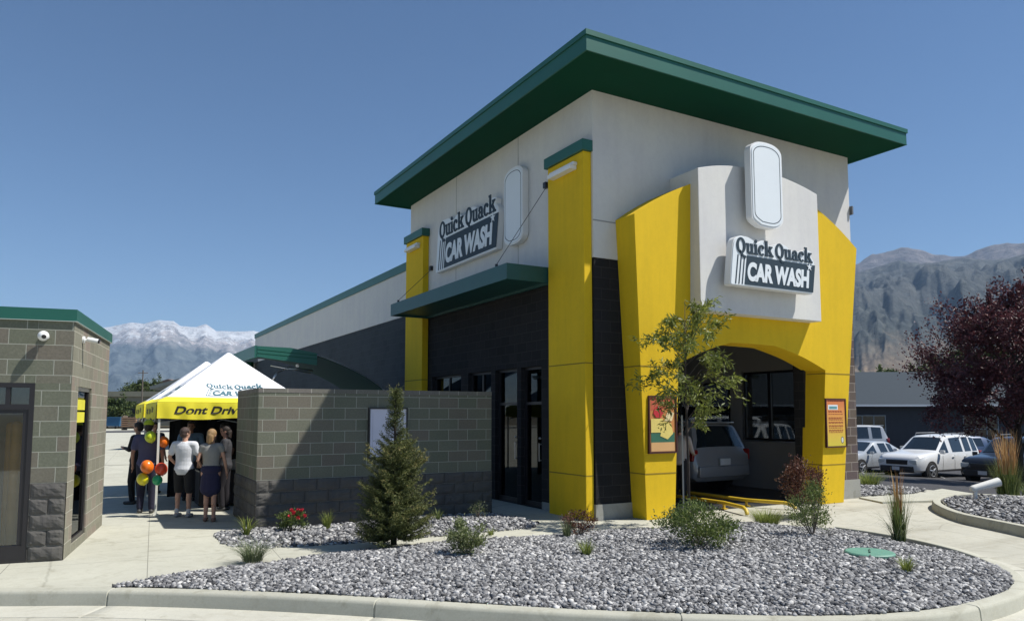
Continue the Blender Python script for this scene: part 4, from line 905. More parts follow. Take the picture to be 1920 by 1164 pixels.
# ------------------------------------------------------------------ pop-up tents
TWHITE = M('tent_white', (0.78, 0.79, 0.82), 0.8, var=.02, scale=1.5); TYEL = M('tent_yellow', (0.78, 0.68, 0.03), 0.75, var=.05, scale=2)
def smooth_txt(s_): return curve_text(s_, off=0.03, space=1.0)
DD = curve_text('Dont Drive', off=.03); DD2 = curve_text('Dirty', off=.03)
def tent(x, y, label, rot=0.0, writing=True):
    root = empty('popup_tent', (x, y, 0), label, 'tent', 'yellow and white pop-up tents', rot); W_ = 3.0; zE, zP = 2.13, 3.27; c = W_ / 2
    def L(a_, b_, z): return V(x, y, 0) + Matrix.Rotation(rot, 3, 'Z') @ V(a_, b_, z)
    mb = MB(); n = 14; P = {}
    # four sloping panels with slight sag, small blunt peak
    cs = [(0, 0), (W_, 0), (W_, W_), (0, W_)]
    for k in range(4):
        a_, b_ = cs[k], cs[(k + 1) % 4]; vv = []; ff = []
        for j in range(n + 1):
            t = j / n
            for i in range(n + 1):
                u = i / n; ex, ey = a_[0] + (b_[0] - a_[0]) * u, a_[1] + (b_[1] - a_[1]) * u; px_, py_ = ex + (c - ex) * t * .985, ey + (c - ey) * t * .985
                z = zE + (zP - zE) * (t ** 1.06) - .05 * math.sin(PI * t) * math.sin(PI * u) ** 2
                vv.append(L(px_, py_, z))
        for j in range(n):
            for i in range(n): q = j * (n + 1) + i; ff.append((q, q + 1, q + n + 2, q + n + 1))
        mb.add(vv, ff)
    mb.add([L(c - .03, c - .03, zP), L(c + .03, c - .03, zP), L(c + .03, c + .03, zP), L(c - .03, c + .03, zP)], [(0, 1, 2, 3)])
    can_ = part(mb, 'canopy', TWHITE, root, smooth=True, sharp=25)
    # printed yellow lower band + valance with soft folds
    mb = MB(); rg = random.Random(int(x * 10)); PH = {}
    for k in range(4):
        a_, b_ = cs[k], cs[(k + 1) % 4]; dx, dy = (b_[0] - a_[0]) / W_, (b_[1] - a_[1]) / W_; ox, oy = dy, -dx; vv = []; ff = []; m = 120; ph = rg.random() * 6; PH[k] = ph
        for i in range(m + 1):
            u = i / m; bx, by = a_[0] + (b_[0] - a_[0]) * u, a_[1] + (b_[1] - a_[1]) * u; w_ = .018 * math.sin(u * 23 + ph) * math.sin(PI * u) + .010 * math.sin(u * 61 + ph); dr_ = -.03 * math.sin(PI * u * 2) ** 2
            for (o_, z) in ((.004, zE + .02), (.012 + w_ * .4, zE - .07), (.010 + w_, zE - .17), (.012 + w_ * 1.2, zE - .29 + dr_)): vv.append(L(bx + ox * o_, by + oy * o_, z))
        for i in range(m):
            for j in range(3): q = i * 4 + j; ff.append((q, q + 1, q + 5, q + 4))
        mb.add(vv, ff)
    part(mb, 'valance', TYEL, root, smooth=True)
    mb = MB()
    for k in range(4):
        a_, b_ = cs[k], cs[(k + 1) % 4]; t = .12; z0_, z1_ = zE + .022, zE + (zP - zE) * (t ** 1.06) + .006
        q = []
        for (e, tt, z) in ((a_, .001, z0_), (b_, .001, z0_), (b_, t, z1_), (a_, t, z1_)): q.append(L(e[0] + (c - e[0]) * tt, e[1] + (c - e[1]) * tt, z + .004))
        m_ = 8; vv = []; ff = []
        for i in range(m_ + 1):
            for j in range(3):
                u, w_ = i / m_, j / 2; p = q[0].lerp(q[1], u).lerp(q[3].lerp(q[2], u), w_); p.z -= .05 * math.sin(PI * t * w_) * math.sin(PI * u) ** 2 * .7; vv.append(p)
        for i in range(m_):
            for j in range(2): s_ = i * 3 + j; ff.append((s_, s_ + 1, s_ + 4, s_ + 3))
        mb.add(vv, ff)
    part(mb, 'canopy_hem', TYEL, root, smooth=True)
    for (a_, b_) in ((.05, .05), (W_ - .05, .05), (W_ - .05, W_ - .05), (.05, W_ - .05)):
        mb = MB(); mb.box(tuple(L(a_ - .02, b_ - .02, .02)), tuple(L(a_ + .02, b_ + .02, zE))) if not rot else mb.tube([L(a_, b_, .02), L(a_, b_, zE)], .025, 8)
        mb.box(tuple(L(a_, b_, 0) - V(.05, .05, 0)), tuple(L(a_, b_, 0) + V(.05, .05, .02))); part(mb, 'leg', M('tent_leg_white', (0.66, 0.66, 0.60), .5), root)
    mb = MB()   # scissor truss under the edge
    for k in range(4):
        a_, b_ = cs[k], cs[(k + 1) % 4]
        A_, B_ = V(a_[0], a_[1], 0).lerp(V(c, c, 0), .04), V(b_[0], b_[1], 0).lerp(V(c, c, 0), .04); Mx = (A_ + B_) / 2
        for p, q in ((A_, Mx), (Mx, B_)):
            mb.tube([L(p.x, p.y, 2.05), L(q.x, q.y, 1.75)], .012, 6); mb.tube([L(p.x, p.y, 1.75), L(q.x, q.y, 2.05)], .012, 6)
    part(mb, 'truss', M('truss_grey', (0.35, 0.36, 0.36), .4, metal=.5), root)
    if writing:
        BLK = M('tent_print_black', (0.015, 0.015, 0.015), .7); NV = M('tent_print_navy', (0.07, 0.16, 0.20), .7)
        for k in (0, 3):
            a_, b_ = cs[k], cs[(k + 1) % 4]; A3, B3 = L(a_[0], a_[1], 0), L(b_[0], b_[1], 0)
            U_ = (B3 - A3).normalized(); O_ = V(A3.x, A3.y, zE - .255); W3 = V(U_.y, -U_.x, 0)
            for dat, u_, w_0 in ((DD, .30, 1.28), (DD2, 1.75, .62)):
                mb = MB(); flat_text(mb, dat, (V(0, 0, 0), V(1, 0, 0), V(0, 1, 0), UZ), u_, .045, w_0, .155, 0, sh=.35); out = []
                for p in mb.v:
                    zz = zE - .255 + p[1]; u = p[0] / W_; w_ = .018 * math.sin(u * 23 + PH[k]) * math.sin(PI * u) + .010 * math.sin(u * 61 + PH[k]); zs_ = [zE - .29 - .03 * math.sin(PI * u * 2) ** 2, zE - .17, zE - .07, zE + .02]; os_ = [.012 + w_ * 1.2, .010 + w_, .012 + w_ * .4, .004]
                    out.append(A3 + U_ * p[0] + UZ * zz + W3 * (float(np.interp(zz, zs_, os_)) + .004))
                mb.v = out; part(mb, 'valance_lettering', BLK, root)
            # printed name on the slope
            mb = MB(); fr = (V(0, 0, 0), V(1, 0, 0), V(0, 1, 0), UZ)
            flat_text(mb, CARW, fr, 1.02, .33, .98, .185, 0.0, sh=.2)
            for q in (rc(-.02, 0, 1.16, .012), rc(-.02, .235, 1.16, .247), rc(-.02, .012, -.008, .235), rc(.02, .02, .03, .23), rc(.045, .02, .055, .23)): mb.prism([(.92 + p[0] + p[1] * .3, .30 + p[1]) for p in q], fr, 0, .0015, back=False)
            slab_word(mb, 'Quick Quack', fr, .94, .605, .105, .0, .0)
            SL = math.hypot(c, zP - zE); out = []
            for (u_, q_, d_) in [(p[0], p[1], p[2]) for p in mb.v]:
                t = q_ / SL; m_ = (a_[0] + b_[0]) / 2, (a_[1] + b_[1]) / 2; dx, dy = (b_[0] - a_[0]) / W_, (b_[1] - a_[1]) / W_
                ex, ey = a_[0] + dx * u_, a_[1] + dy * u_; nx_, ny_ = c - m_[0], c - m_[1]; X_, Y_ = ex + nx_ * t, ey + ny_ * t
                ue = (u_ / W_ - .5) / max(1 - t, .05) + .5; z = zE + (zP - zE) * (t ** 1.06) - .05 * math.sin(PI * t) * math.sin(PI * min(max(ue, 0), 1)) ** 2; out.append(L(X_, Y_, z + .010 + d_))
            mb.v = out; part(mb, 'slope_lettering', NV, root)
    return root
tent(1.16, 15.8, 'nearer white and yellow pop-up tent with lettered valance, balloons on its front pole')
tent(1.12, 19.0, 'farther pop-up tent, only its roof edge showing behind the nearer one')

# balloons
def balloon(x, y, z, r, col, label):
    r *= .86
    o_ = MB(); o_.sphere((0, 0, 0), (r, r, r * 1.12), 18, 12); o_.tube([(0, 0, -r * 1.10), (0, 0, -r * 1.22)], [.006, .014], 8)
    m = M('balloon_' + col[0], col[1], 0.3, var=.04, spec=.6); b = o_.build('balloon', m, None, smooth=True); b.location = (x, y, z); b.rotation_euler = (R(12), R(-14), 0)
    tag(b, label, 'balloon', 'balloons tied to the tent pole')
OR, RD, YL_, GN = ('orange', (.80, .17, .01)), ('red', (.62, .06, .02)), ('yellow', (.70, .62, .02)), ('green', (.01, .33, .13))
balloon(1.02, 15.66, .93, .135, OR, 'largest orange balloon at waist height on the tent pole')
balloon(1.26, 15.62, .88, .13, RD, 'red orange balloon right of the big orange one on the tent pole')
balloon(.96, 15.74, .70, .125, YL_, 'yellow balloon lowest at the left of the bunch on the tent pole')
balloon(1.20, 15.60, .68, .105, GN, 'green balloon at the lower right of the bunch on the tent pole')
balloon(1.08, 16.0, 1.48, .12, ('lime', (.58, .70, .03)), 'lime yellow balloon high beside the tent pole at head height')
balloon(1.32, 16.05, 1.38, .115, OR, 'small orange balloon at shoulder height behind the man in white')
# ------------------------------------------------------------------ people
def capsule(mb, a, b, ra, rb, n=10):
    a, b = Vector(a), Vector(b); d = (b - a); L = max(d.length, 1e-4); d /= L; pts = []; rr = []
    for k in range(4): t = k / 3; pts.append(a - d * ra * math.cos(t * PI / 2)); rr.append(max(ra * math.sin(t * PI / 2), .0008))
    for k in range(4): t = k / 3; pts.append(b + d * rb * math.sin(t * PI / 2)); rr.append(max(rb * math.cos(t * PI / 2), .0008))
    mb.tube(pts, rr, n)
def remesh(mb, name, mat, root, vox, smooth=6, fac=.5, disp=None):
    me = bpy.data.meshes.new(name); me.from_pydata(mb.v, [], mb.f); o = bpy.data.objects.new(name, me); COL.objects.link(o)
    bm = bmesh.new(); bm.from_mesh(me); bmesh.ops.recalc_face_normals(bm, faces=bm.faces); bm.to_mesh(me); bm.free()
    r = o.modifiers.new('r', 'REMESH'); r.mode = 'VOXEL'; r.voxel_size = vox; sm_ = o.modifiers.new('s', 'SMOOTH'); sm_.factor = fac; sm_.iterations = smooth
    m2 = bake(o); bpy.data.objects.remove(o); m2.name = name
    m2.materials.clear(); m2.materials.append(mat); m2.polygons.foreach_set('use_smooth', [True] * len(m2.polygons)); q = bpy.data.objects.new(name, m2); COL.objects.link(q)
    q.parent = root; return q
SKIN = M('skin', (0.48, 0.27, 0.19), .6, var=.08, scale=8); SKIN2 = M('skin_tan', (0.36, 0.19, 0.13), .6, var=.08, scale=8)
def person(x, y, face, h, label, top_c, bot_c, hair_c, shoe_c=(.05, .05, .05), short=True, skirt=False, sleeve='short', arms=None, long_hair=False, cap=None, lean=0.0, stance=.10, female=False, step=.04, skin=SKIN, head_turn=0.0, vox=.011, group='people gathered around the pop-up tent'):
    """local frame: +y is where the chest faces; everything is scaled from a 1.75 m figure"""
    root = empty('person', (x, y, 0.003), label, 'person', group, face); root.scale = (h / 1.75,) * 3
    b = MB(); sw = .155 if female else .185; hw = .10 if female else .095
    hip = [V(-hw, 0, .92), V(hw, 0, .92)]; kn = [V(-stance * .95, .03 + step, .50), V(stance * .95, .03 - step, .50)]; an = [V(-stance, step * .8, .085), V(stance, -step * .8, .085)]
    ly = lean; sh = [V(-sw, ly, 1.425), V(sw, ly, 1.425)]; nk = V(0, ly * 1.05 - .005, 1.46); hd = V(0, ly * 1.25 + .015, 1.635)
    def ellip(mb, c, r_): mb.sphere(c, r_, 16, 10)
    def torso(mb, e, tuck=False):
        wf = .90 if female else 1.0
        rs = [(.83, .120, .085), (.88, .150, .108), (.94, .166 * (1.02 if female else 1), .120), (1.01, .160, .114), (1.09, .146 * wf, .104), (1.17, .148 * wf, .104), (1.26, .164 * wf, .114), (1.34, .172 * wf, .114), (1.40, .160 * wf, .100), (1.445, .115, .078), (1.475, .066, .056)]
        if tuck: rs = rs[3:]
        elif e > .01: rs = [(z, rx + (.014 if z < 1.0 else 0), ry + (.014 if z < 1.0 else 0)) for z, rx, ry in rs]
        n = 20; vv = []; ff = []
        for z, rx, ry in rs:
            oy = ly * max(0, (z - .9) / .5)
            for k in range(n): a_ = 2 * PI * k / n; vv.append(V((rx + e) * math.cos(a_), oy + (ry + e) * math.sin(a_) * (1.0 if math.sin(a_) > 0 else .94), z))
        for j in range(len(rs) - 1):
            for k in range(n): ff.append((j * n + k, j * n + (k + 1) % n, (j + 1) * n + (k + 1) % n, (j + 1) * n + k))
        ff += [tuple(range(n))[::-1], tuple(range((len(rs) - 1) * n, len(rs) * n))]; mb.add(vv, ff)
        capsule(mb, sh[0] + V(.01, 0, -.01), sh[1] - V(.01, 0, .01), .060 + e, .060 + e)
    torso(b, 0)
    if female: ellip(b, V(0, ly * .8 + .07, 1.29), (.13, .07, .08))
    for k in (0, 1):
        capsule(b, hip[k], kn[k], .086, .056, 14); capsule(b, kn[k] + V(0, 0, 0), an[k], .055, .036, 12); ellip(b, kn[k].lerp(an[k], .3) + V(0, -.018, 0), (.05, .052, .11)); capsule(b, an[k] - V(0, .03, .035), an[k] + V(0, .14, -.05), .038, .030)
    capsule(b, nk - V(0, 0, .06), hd - V(0, .005, .08), .056, .050, 12)
    c, s_ = math.cos(head_turn), math.sin(head_turn)
    def H(p): p = V(*p); return hd + V(p.x * c - p.y * s_, p.x * s_ + p.y * c, p.z)
    def hs(p, r_):
        q = MB(); q.sphere((0, 0, 0), r_, 16, 10); b.add([H((v[0] + p[0], v[1] + p[1], v[2] + p[2])) for v in q.v], q.f)
    hs((0, -.005, .03), (.077, .095, .092)); hs((0, .018, -.045), (.056, .066, .070)); hs((0, .088, -.018), (.013, .020, .022)); hs((0, .070, -.062), (.024, .018, .010)); hs((-.077, -.005, -.01), (.010, .020, .030)); hs((.077, -.005, -.01), (.010, .020, .030))
    arms = arms or [(V(-sw - .075, ly - .03, 1.14), V(-sw - .085, ly + .06, .90)), (V(sw + .075, ly - .03, 1.14), V(sw + .085, ly + .06, .90))]
    for k, (el, wr) in enumerate(arms):
        el, wr = Vector(el), Vector(wr); a0 = sh[k] + V((-.012 if k == 0 else .012), 0, -.005); capsule(b, a0, el, .049 if not female else .042, .037 if not female else .033, 12); capsule(b, el, wr, .037 if not female else .033, .024, 12)
        d = (wr - el).normalized(); sd = d.cross(V(0, 0, 1)) if abs(d.z) < .8 else d.cross(V(1 if k else -1, 0, 0)); sd.normalize(); palm = wr + d * .055; capsule(b, wr, palm, .024, .030, 8); capsule(b, wr + sd * .016 + d * .02, palm + sd * .022, .016, .015, 8); capsule(b, wr - sd * .016 + d * .02, palm - sd * .022, .016, .015, 8)
        cu = d.cross(sd).normalized() * (.35 if k else -.35)
        for i_, (o_, ln) in enumerate(((-.031, .060), (-.011, .075), (.010, .078), (.031, .068))):
            f0 = palm + sd * o_ + d * .022; f1 = f0 + (d + cu * .4).normalized() * ln * .5; f2 = f1 + (d + cu * 1.3).normalized() * ln * .5; capsule(b, f0, f1, .0100, .0092, 6); capsule(b, f1, f2, .0092, .0078, 6)
        t0 = wr + sd * .028 + d * .02; t1 = t0 + (d * .7 + sd * .75).normalized() * .038; t2 = t1 + (d + sd * .2).normalized() * .03; capsule(b, t0, t1, .0115, .0105, 6); capsule(b, t1, t2, .0105, .0085, 6)
    remesh(b, 'body', skin, root, vox, 5)
    # eyes
    mb = MB()
    for sx_ in (-.030, .030): q = H((sx_, .076, .004)); mb.sphere(q, .0125, 8, 6)
    o_ = mb.build('eyes', M('eye_dark', (.06, .045, .04), .3), root, smooth=True)
    # shirt
    t = MB(); e = .018; torso(t, e, skirt)
    if female: ellip(t, V(0, ly * .8 + .07, 1.29), (.145, .085, .095))
    for k, (el, wr) in enumerate(arms):
        el, wr = Vector(el), Vector(wr); a0 = sh[k] + V((-.012 if k == 0 else .012), 0, -.005)
        if sleeve == 'short': capsule(t, a0, a0.lerp(el, .62), .068, .066, 12)
        elif sleeve == 'cap': capsule(t, a0, a0.lerp(el, .28), .060, .054, 12)
        else: capsule(t, a0, el, .066, .052, 12); capsule(t, el, wr - (wr - el).normalized() * .02, .052, .036, 12)
    so = remesh(t, 'shirt', M('shirt_%.2f_%.2f_%.2f' % top_c, top_c, .85, var=.08, scale=10, bump=.5, bscale=22), root, vox, 3)
    co = MB(); 
    for i_ in range(10): a_, a2 = 2 * PI * i_ / 10, 2 * PI * (i_ + 1) / 10; co.tube([nk + V(.066 * math.cos(a_), .060 * math.sin(a_) - .005, -.012 - .012 * math.sin(a_)), nk + V(.066 * math.cos(a2), .060 * math.sin(a2) - .005, -.012 - .012 * math.sin(a2))], .014, 6)
    cc = co.build('collar', so.data.materials[0], root, smooth=True); cc.parent = so
    # lower garment
    t = MB(); bm_ = M('lower_%.2f_%.2f_%.2f' % bot_c, bot_c, .9, var=.12, scale=9, bump=.5, bscale=20)
    if skirt:
        ellip(t, V(0, 0, .985), (.190, .148, .135)); capsule(t, V(-.05, .01, .90), V(-.06, .02, .62), .125, .135, 16); capsule(t, V(.05, .01, .90), V(.06, .0, .62), .125, .135, 16); capsule(t, V(0, 0, .9), V(0, .01, .60), .135, .145, 18)
    else:
        ellip(t, V(0, 0, .925), (.172, .126, .105))
        for k in (0, 1):
            if short: capsule(t, hip[k], kn[k] + V(0, 0, .03), .108, .086, 14)
            else: capsule(t, hip[k], kn[k], .106, .076, 14); capsule(t, kn[k], an[k] + V(0, 0, .015), .076, .060, 12)
    remesh(t, 'skirt' if skirt else ('shorts' if short else 'trousers'), bm_, root, vox, 3)
    for k in (0, 1):
        t = MB(); capsule(t, an[k] - V(0, .035, .045), an[k] + V(0, .155, -.052), .044, .036, 10); sh_ = remesh(t, 'shoe', M('shoe_%.2f' % shoe_c[0], shoe_c, .6), root, .009, 2)
        if short and not skirt and not female: t = MB(); capsule(t, an[k] - V(0, 0, .03), an[k] + V(0, -.002, .06), .043, .041, 10); remesh(t, 'sock', M('sock_white', (.6, .6, .6), .9), root, .009, 1)
    # hair
    t = MB(); q = MB(); q.sphere((0, -.014, .040), (.087, .102, .094), 16, 10)
    keep = [H(v) for v in q.v]; t.add(keep, q.f); q = MB(); q.sphere((0, -.050, -.012), (.078, .066, .072), 14, 8); t.add([H(v) for v in q.v], q.f)
    if long_hair: capsule(t, H((0, -.075, .0)), H((0, -.085, -.13)), .058, .036, 12); capsule(t, H((-.03, -.075, -.02)), H((-.045, -.075, -.12)), .04, .026, 10); capsule(t, H((.03, -.075, -.02)), H((.045, -.075, -.12)), .04, .026, 10)
    s2 = N('hair_%s' % label[:18]); s2.b.inputs['Roughness'].default_value = .6; nn = s2.noise(45, 4, .7, dist=3); rr_ = s2.ramp(nn.outputs[0], [(.3, tuple(c_ * .55 for c_ in hair_c)), (.7, tuple(min(1, c_ * 1.5) for c_ in hair_c))]); s2.l(rr_.outputs[0], s2.b.inputs['Base Color']); s2.bump(nn.outputs[0], .8, .01)
    hr = remesh(t, 'hair', s2.m, root, .010, 2)
    # clip the hair away from the face
    bm = bmesh.new(); bm.from_mesh(hr.data); fw = V(-s_, c, 0); dl = [v for v in bm.verts if (v.co - hd).dot(fw) > .052 and (v.co - hd).z < .055 + 0 * 1]; bmesh.ops.delete(bm, geom=dl, context='VERTS'); bm.to_mesh(hr.data); bm.free()
    if cap:
        t = MB(); q = MB(); q.sphere((0, -.010, .065), (.094, .108, .080), 16, 10); t.add([H(v) for v in q.v], q.f); q = MB(); q.sphere((0, .10, .048), (.062, .075, .010), 14, 6); t.add([H(v) for v in q.v], q.f); remesh(t, 'cap', M('cap_colour', cap, .8), root, .009, 1)
    return root
FA = R(-10)
person(1.62, 15.25, R(-30), 1.66, 'brown haired man in white polo shirt and black shorts, back to us', (.62, .64, .68), (.012, .012, .014), (.05, .028, .022), short=True, arms=[(V(-.30, .0, 1.17), V(-.22, .16, 1.00)), (V(.27, .02, 1.16), V(.20, .20, 1.03))], stance=.13, head_turn=R(-35), shoe_c=(.35, .35, .35))
person(1.98, 14.42, R(-14), 1.64, 'blonde woman in grey top and navy skirt standing with her back to us', (.26, .26, .25), (.018, .018, .055), (.28, .17, .075), skirt=True, female=True, sleeve='cap', long_hair=True, arms=[(V(-.235, -.03, 1.16), V(-.20, .15, 1.06)), (V(.245, -.01, 1.15), V(.28, .05, .93))], stance=.075, shoe_c=(.20, .12, .09), head_turn=R(-25))
person(1.06, 16.25, R(-15), 1.78, 'man in blue grey polo and navy trousers with lime cap, left of the tent pole', (.085, .085, .16), (.018, .018, .04), (.04, .025, .02), short=False, cap=(.45, .55, .03), skin=SKIN2, stance=.11)
person(.98, 18.0, R(60), 1.74, 'person all in black standing at the far left of the group', (.012, .012, .014), (.012, .012, .014), (.02, .015, .012), short=False, sleeve='long', arms=[(V(-.26, .05, 1.17), V(-.10, .24, 1.20)), (V(.26, .05, 1.17), V(.10, .24, 1.18))])
person(2.05, 18.2, R(170), 1.76, 'man in pale blue shirt facing us from the back of the nearer tent', (.16, .26, .40), (.03, .03, .04), (.03, .02, .015), short=False, skin=SKIN2)
person(3.15, 16.2, R(150), 1.70, 'person in dark red top in the shade of the tent beside the block wall', (.12, .02, .022), (.02, .02, .02), (.03, .02, .015), short=False, skin=SKIN2, female=True, long_hair=True)
person(1.45, 20.3, R(200), 1.72, 'person in navy shirt standing under the farther tent', (.03, .04, .09), (.02, .02, .03), (.03, .02, .015), short=False)
person(11.35, 12.45, R(-60), 1.70, 'attendant in grey shirt reaching to the van at the tunnel mouth', (.36, .32, .30), (.014, .012, .016), (.04, .03, .02), short=False, sleeve='long', arms=[(V(-.25, .10, 1.15), V(-.06, .40, 1.12)), (V(.27, .12, 1.14), V(.20, .46, 1.06))], lean=.08, group='car wash staff')

# ------------------------------------------------------------------ vehicles
def car(name, x, y, rot, label, cat, body_col, kind_='suv', L_=4.7, Wd=1.86, H_=1.72, plate=True, dark_trim=False, z=None, group=None, wheels=True, tail=False):
    """local frame: +x is the front of the vehicle, origin on the ground below its centre"""
    z = gz(x, y) if z is None else z
    root = empty(name, (x, y, z), label, cat, group, rot); sc = L_ / 4.7; hs = H_ / 1.72; w = Wd / 2
    if kind_ == 'suv':   # (x, z_bottom, z_belt, z_top, half width at belt, half width at top)
        st = [(2.33, .42, .60, .66, .62, .50), (2.28, .30, .72, .80, .82, .70), (2.12, .26, .84, .93, .90, .80), (1.75, .26, .90, .99, .93, .84), (1.00, .26, .96, 1.06, .93, .84), (.78, .26, .97, 1.10, .93, .83),
              (.12, .26, 1.00, 1.62, .93, .70), (-.10, .26, 1.00, 1.68, .93, .69), (-.95, .26, 1.01, 1.72, .93, .69), (-1.05, .26, 1.01, 1.72, .93, .69), (-1.55, .26, 1.02, 1.71, .93, .68), (-1.62, .26, 1.02, 1.71, .93, .68), (-2.02, .26, 1.03, 1.66, .92, .66), (-2.22, .28, 1.02, 1.10, .90, .80), (-2.30, .32, .95, 1.00, .87, .80), (-2.35, .42, .62, .66, .78, .70)]
        sidew = [(5, 6), (7, 8), (9, 10), (11, 12)]; front, rear = (5, 6), (12, 13)
    elif kind_ == 'van':
        st = [(2.33, .42, .60, .66, .62, .50), (2.26, .30, .74, .84, .84, .72), (2.00, .26, .90, 1.00, .92, .82), (1.55, .26, .98, 1.12, .94, .84),
              (.78, .26, 1.00, 1.62, .95, .72), (.55, .26, 1.00, 1.68, .95, .71), (-.30, .26, 1.01, 1.73, .95, .71), (-.40, .26, 1.01, 1.73, .95, .71), (-1.20, .26, 1.02, 1.73, .95, .71), (-1.32, .26, 1.02, 1.73, .95, .71), (-1.92, .26, 1.02, 1.70, .94, .69), (-2.06, .27, 1.02, 1.64, .93, .68), (-2.26, .29, .98, 1.08, .91, .82), (-2.31, .33, .92, .97, .88, .80), (-2.36, .44, .62, .66, .80, .72)]
        sidew = [(3, 4), (5, 6), (7, 8), (9, 10)]; front, rear = (3, 4), (11, 12)
    else:    # sedan
        st = [(2.33, .40, .56, .62, .60, .50), (2.26, .28, .66, .74, .80, .70), (2.00, .22, .76, .85, .88, .78), (1.20, .22, .84, .94, .90, .82), (.95, .22, .86, .99, .90, .82),
              (.15, .22, .90, 1.38, .90, .64), (-.10, .22, .91, 1.42, .90, .62), (-.70, .22, .92, 1.42, .90, .62), (-.78, .22, .92, 1.42, .90, .62), (-1.15, .22, .93, 1.36, .90, .62), (-1.75, .22, .95, 1.03, .89, .78), (-2.15, .24, .94, 1.01, .86, .78), (-2.30, .30, .80, .86, .82, .74), (-2.35, .40, .58, .62, .74, .66)]
        sidew = [(4, 5), (6, 7), (8, 9)]; front, rear = (4, 5), (9, 10)
    hs = H_ / (1.72 if kind_ != 'sedan' else 1.42); ww = w / .93
    rings = []
    for (sx, zb, zl, zt, wb, wt) in st:
        tall = zt - zl > .2; r = .07 if tall else .025; p = [(0, zb), (wb * .80, zb), (wb * .97, zb + .10), (wb * 1.0, zb + (zl - zb) * .45), (wb * 1.0, zb + (zl - zb) * .72), (wb * .965, zl), (wt + (.015 if tall else 0), zt - r), (wt * .90, zt - r * .15), (wt * .5, zt + .01), (0, zt + .015)]
        half = [(sx * sc, a_ * ww, b_ * hs) for a_, b_ in p]; rings.append(half[:-1] + [half[-1]] + [(q[0], -q[1], q[2]) for q in half[1:-1]][::-1])
    m = len(rings[0]); mb = MB(); v = [q for r_ in rings for q in r_]; f = []
    for i in range(len(rings) - 1):
        for k in range(m): f.append((i * m + k, i * m + (k + 1) % m, (i + 1) * m + (k + 1) % m, (i + 1) * m + k))
    f += [tuple(range(m))[::-1], tuple((len(rings) - 1) * m + k for k in range(m))]; mb.add(v, f)
    paint = M('paint_%.2f_%.2f_%.2f' % body_col, body_col, .28, metal=.15 if sum(body_col) < 1.6 else 0, var=.03, coat=.8)
    mb2 = MB(); mb2.v, mb2.f, mb2.mi = mb.v, mb.f, mb.mi; bo = mb2.build('body', paint, root, smooth=True, sharp=32)
    def patch(i0, i1, ks, shrink, off, name_, mat_, par=None):
        A = [V(*rings[i0][k]) for k in ks]; B = [V(*rings[i1][k]) for k in ks]; allp = A + B; c = sum(allp, V(0, 0, 0)) / len(allp); n = (A[-1] - A[0]).cross(B[0] - A[0])
        if n.length < 1e-6: n = (A[-1] - A[0]).cross(B[-1] - A[-1])
        n.normalize(); 
        if n.dot(c - V(c.x * .6, 0, .6)) < 0: n = -n
        q = MB(); pts = [c + (p - c) * shrink + n * off for p in allp]; nn = len(A); q.add(pts, [(i, i + 1, nn + i + 1, nn + i) for i in range(nn - 1)]); return q.build(name_, mat_, par or root, smooth=True)
    for (i0, i1) in sidew:
        patch(i0, i1, [5, 6], .90, .007, 'side_window', CARGLASS); patch(i0, i1, [m - 5, m - 6], .90, .007, 'side_window', CARGLASS)
    patch(front[0], front[1], [6, 7, 8, 9, 10, 11, 12], .93, .008, 'windscreen', CARGLASS); patch(rear[0], rear[1], [6, 7, 8, 9, 10, 11, 12], .90, .008, 'rear_window', CARGLASS)
    def bx(a_, b_, name_, mat_, bev=.02, par=None):
        q = MB(); q.box((a_[0] * sc, a_[1] * ww, a_[2] * hs), (b_[0] * sc, b_[1] * ww, b_[2] * hs)); return q.build(name_, mat_, par or root, bevel=bev, smooth=True, sharp=30)
    LAMP = M('headlamp', (.55, .58, .58), .12, var=.1, spec=.9); TAILM = M('tail_lamp', (.28, .012, .010), .2, var=.1, spec=.8); trim = M('dark_trim', (.025, .025, .027), .6) if dark_trim or kind_ == 'suv' else paint
    bx((2.20, -.70, .30), (2.40, .70, .52), 'bumper', trim, .03); bx((-2.42, -.80, .40), (-2.26, .80, .66), 'bumper', paint if not dark_trim else trim, .04)
    bx((2.24, -.46, .58), (2.345, .46, .76), 'grille', M('grille_black', (.02, .02, .022), .35), .015)
    for s_ in (-1, 1):
        y0_, y1_ = sorted((s_ * .52, s_ * .83)); bx((2.12, y0_, .60), (2.32, y1_, .77), 'headlight', LAMP, .03)
        y0_, y1_ = sorted((s_ * .74, s_ * .92)); bx((-2.31, y0_, .78), (-2.14, y1_, 1.06), 'tail_light', TAILM, .025)
        y0_, y1_ = sorted((s_ * .93, s_ * 1.10)); xm = .72 if kind_ != 'van' else 1.35; bx((xm, y0_, .98 if kind_ != 'sedan' else .88), (xm + .12, y1_, 1.13 if kind_ != 'sedan' else 1.0), 'wing_mirror', paint, .03)
        # door seams and handles
        if s_: 
            for xs2 in ((.62, -.22, -1.12) if kind_ != 'van' else (1.3, .42, -.42)):
                q = MB(); yy = s_ * .931 * ww; q.box((xs2 * sc - .005, min(yy, yy + s_ * .003), .34 * hs), (xs2 * sc + .005, max(yy, yy + s_ * .003), .93 * hs)); q.build('door_seam', BLACK, root)
            for xs2 in (-.10, -.98):
                q = MB(); yy = s_ * .935 * ww; q.box((xs2 * sc - .09, min(yy, yy + s_ * .03), .84 * hs), (xs2 * sc + .06, max(yy, yy + s_ * .03), .87 * hs)); q.build('door_handle', paint, root, bevel=.008)
    if plate:
        q = bx((2.40, -.16, .36), (2.412, .16, .50), 'number_plate', M('plate_white', (.62, .64, .66), .5), 0); bx((-2.432, -.16, .68), (-2.40, .16, .84), 'number_plate', M('plate_white', (.62, .64, .66), .5), 0)
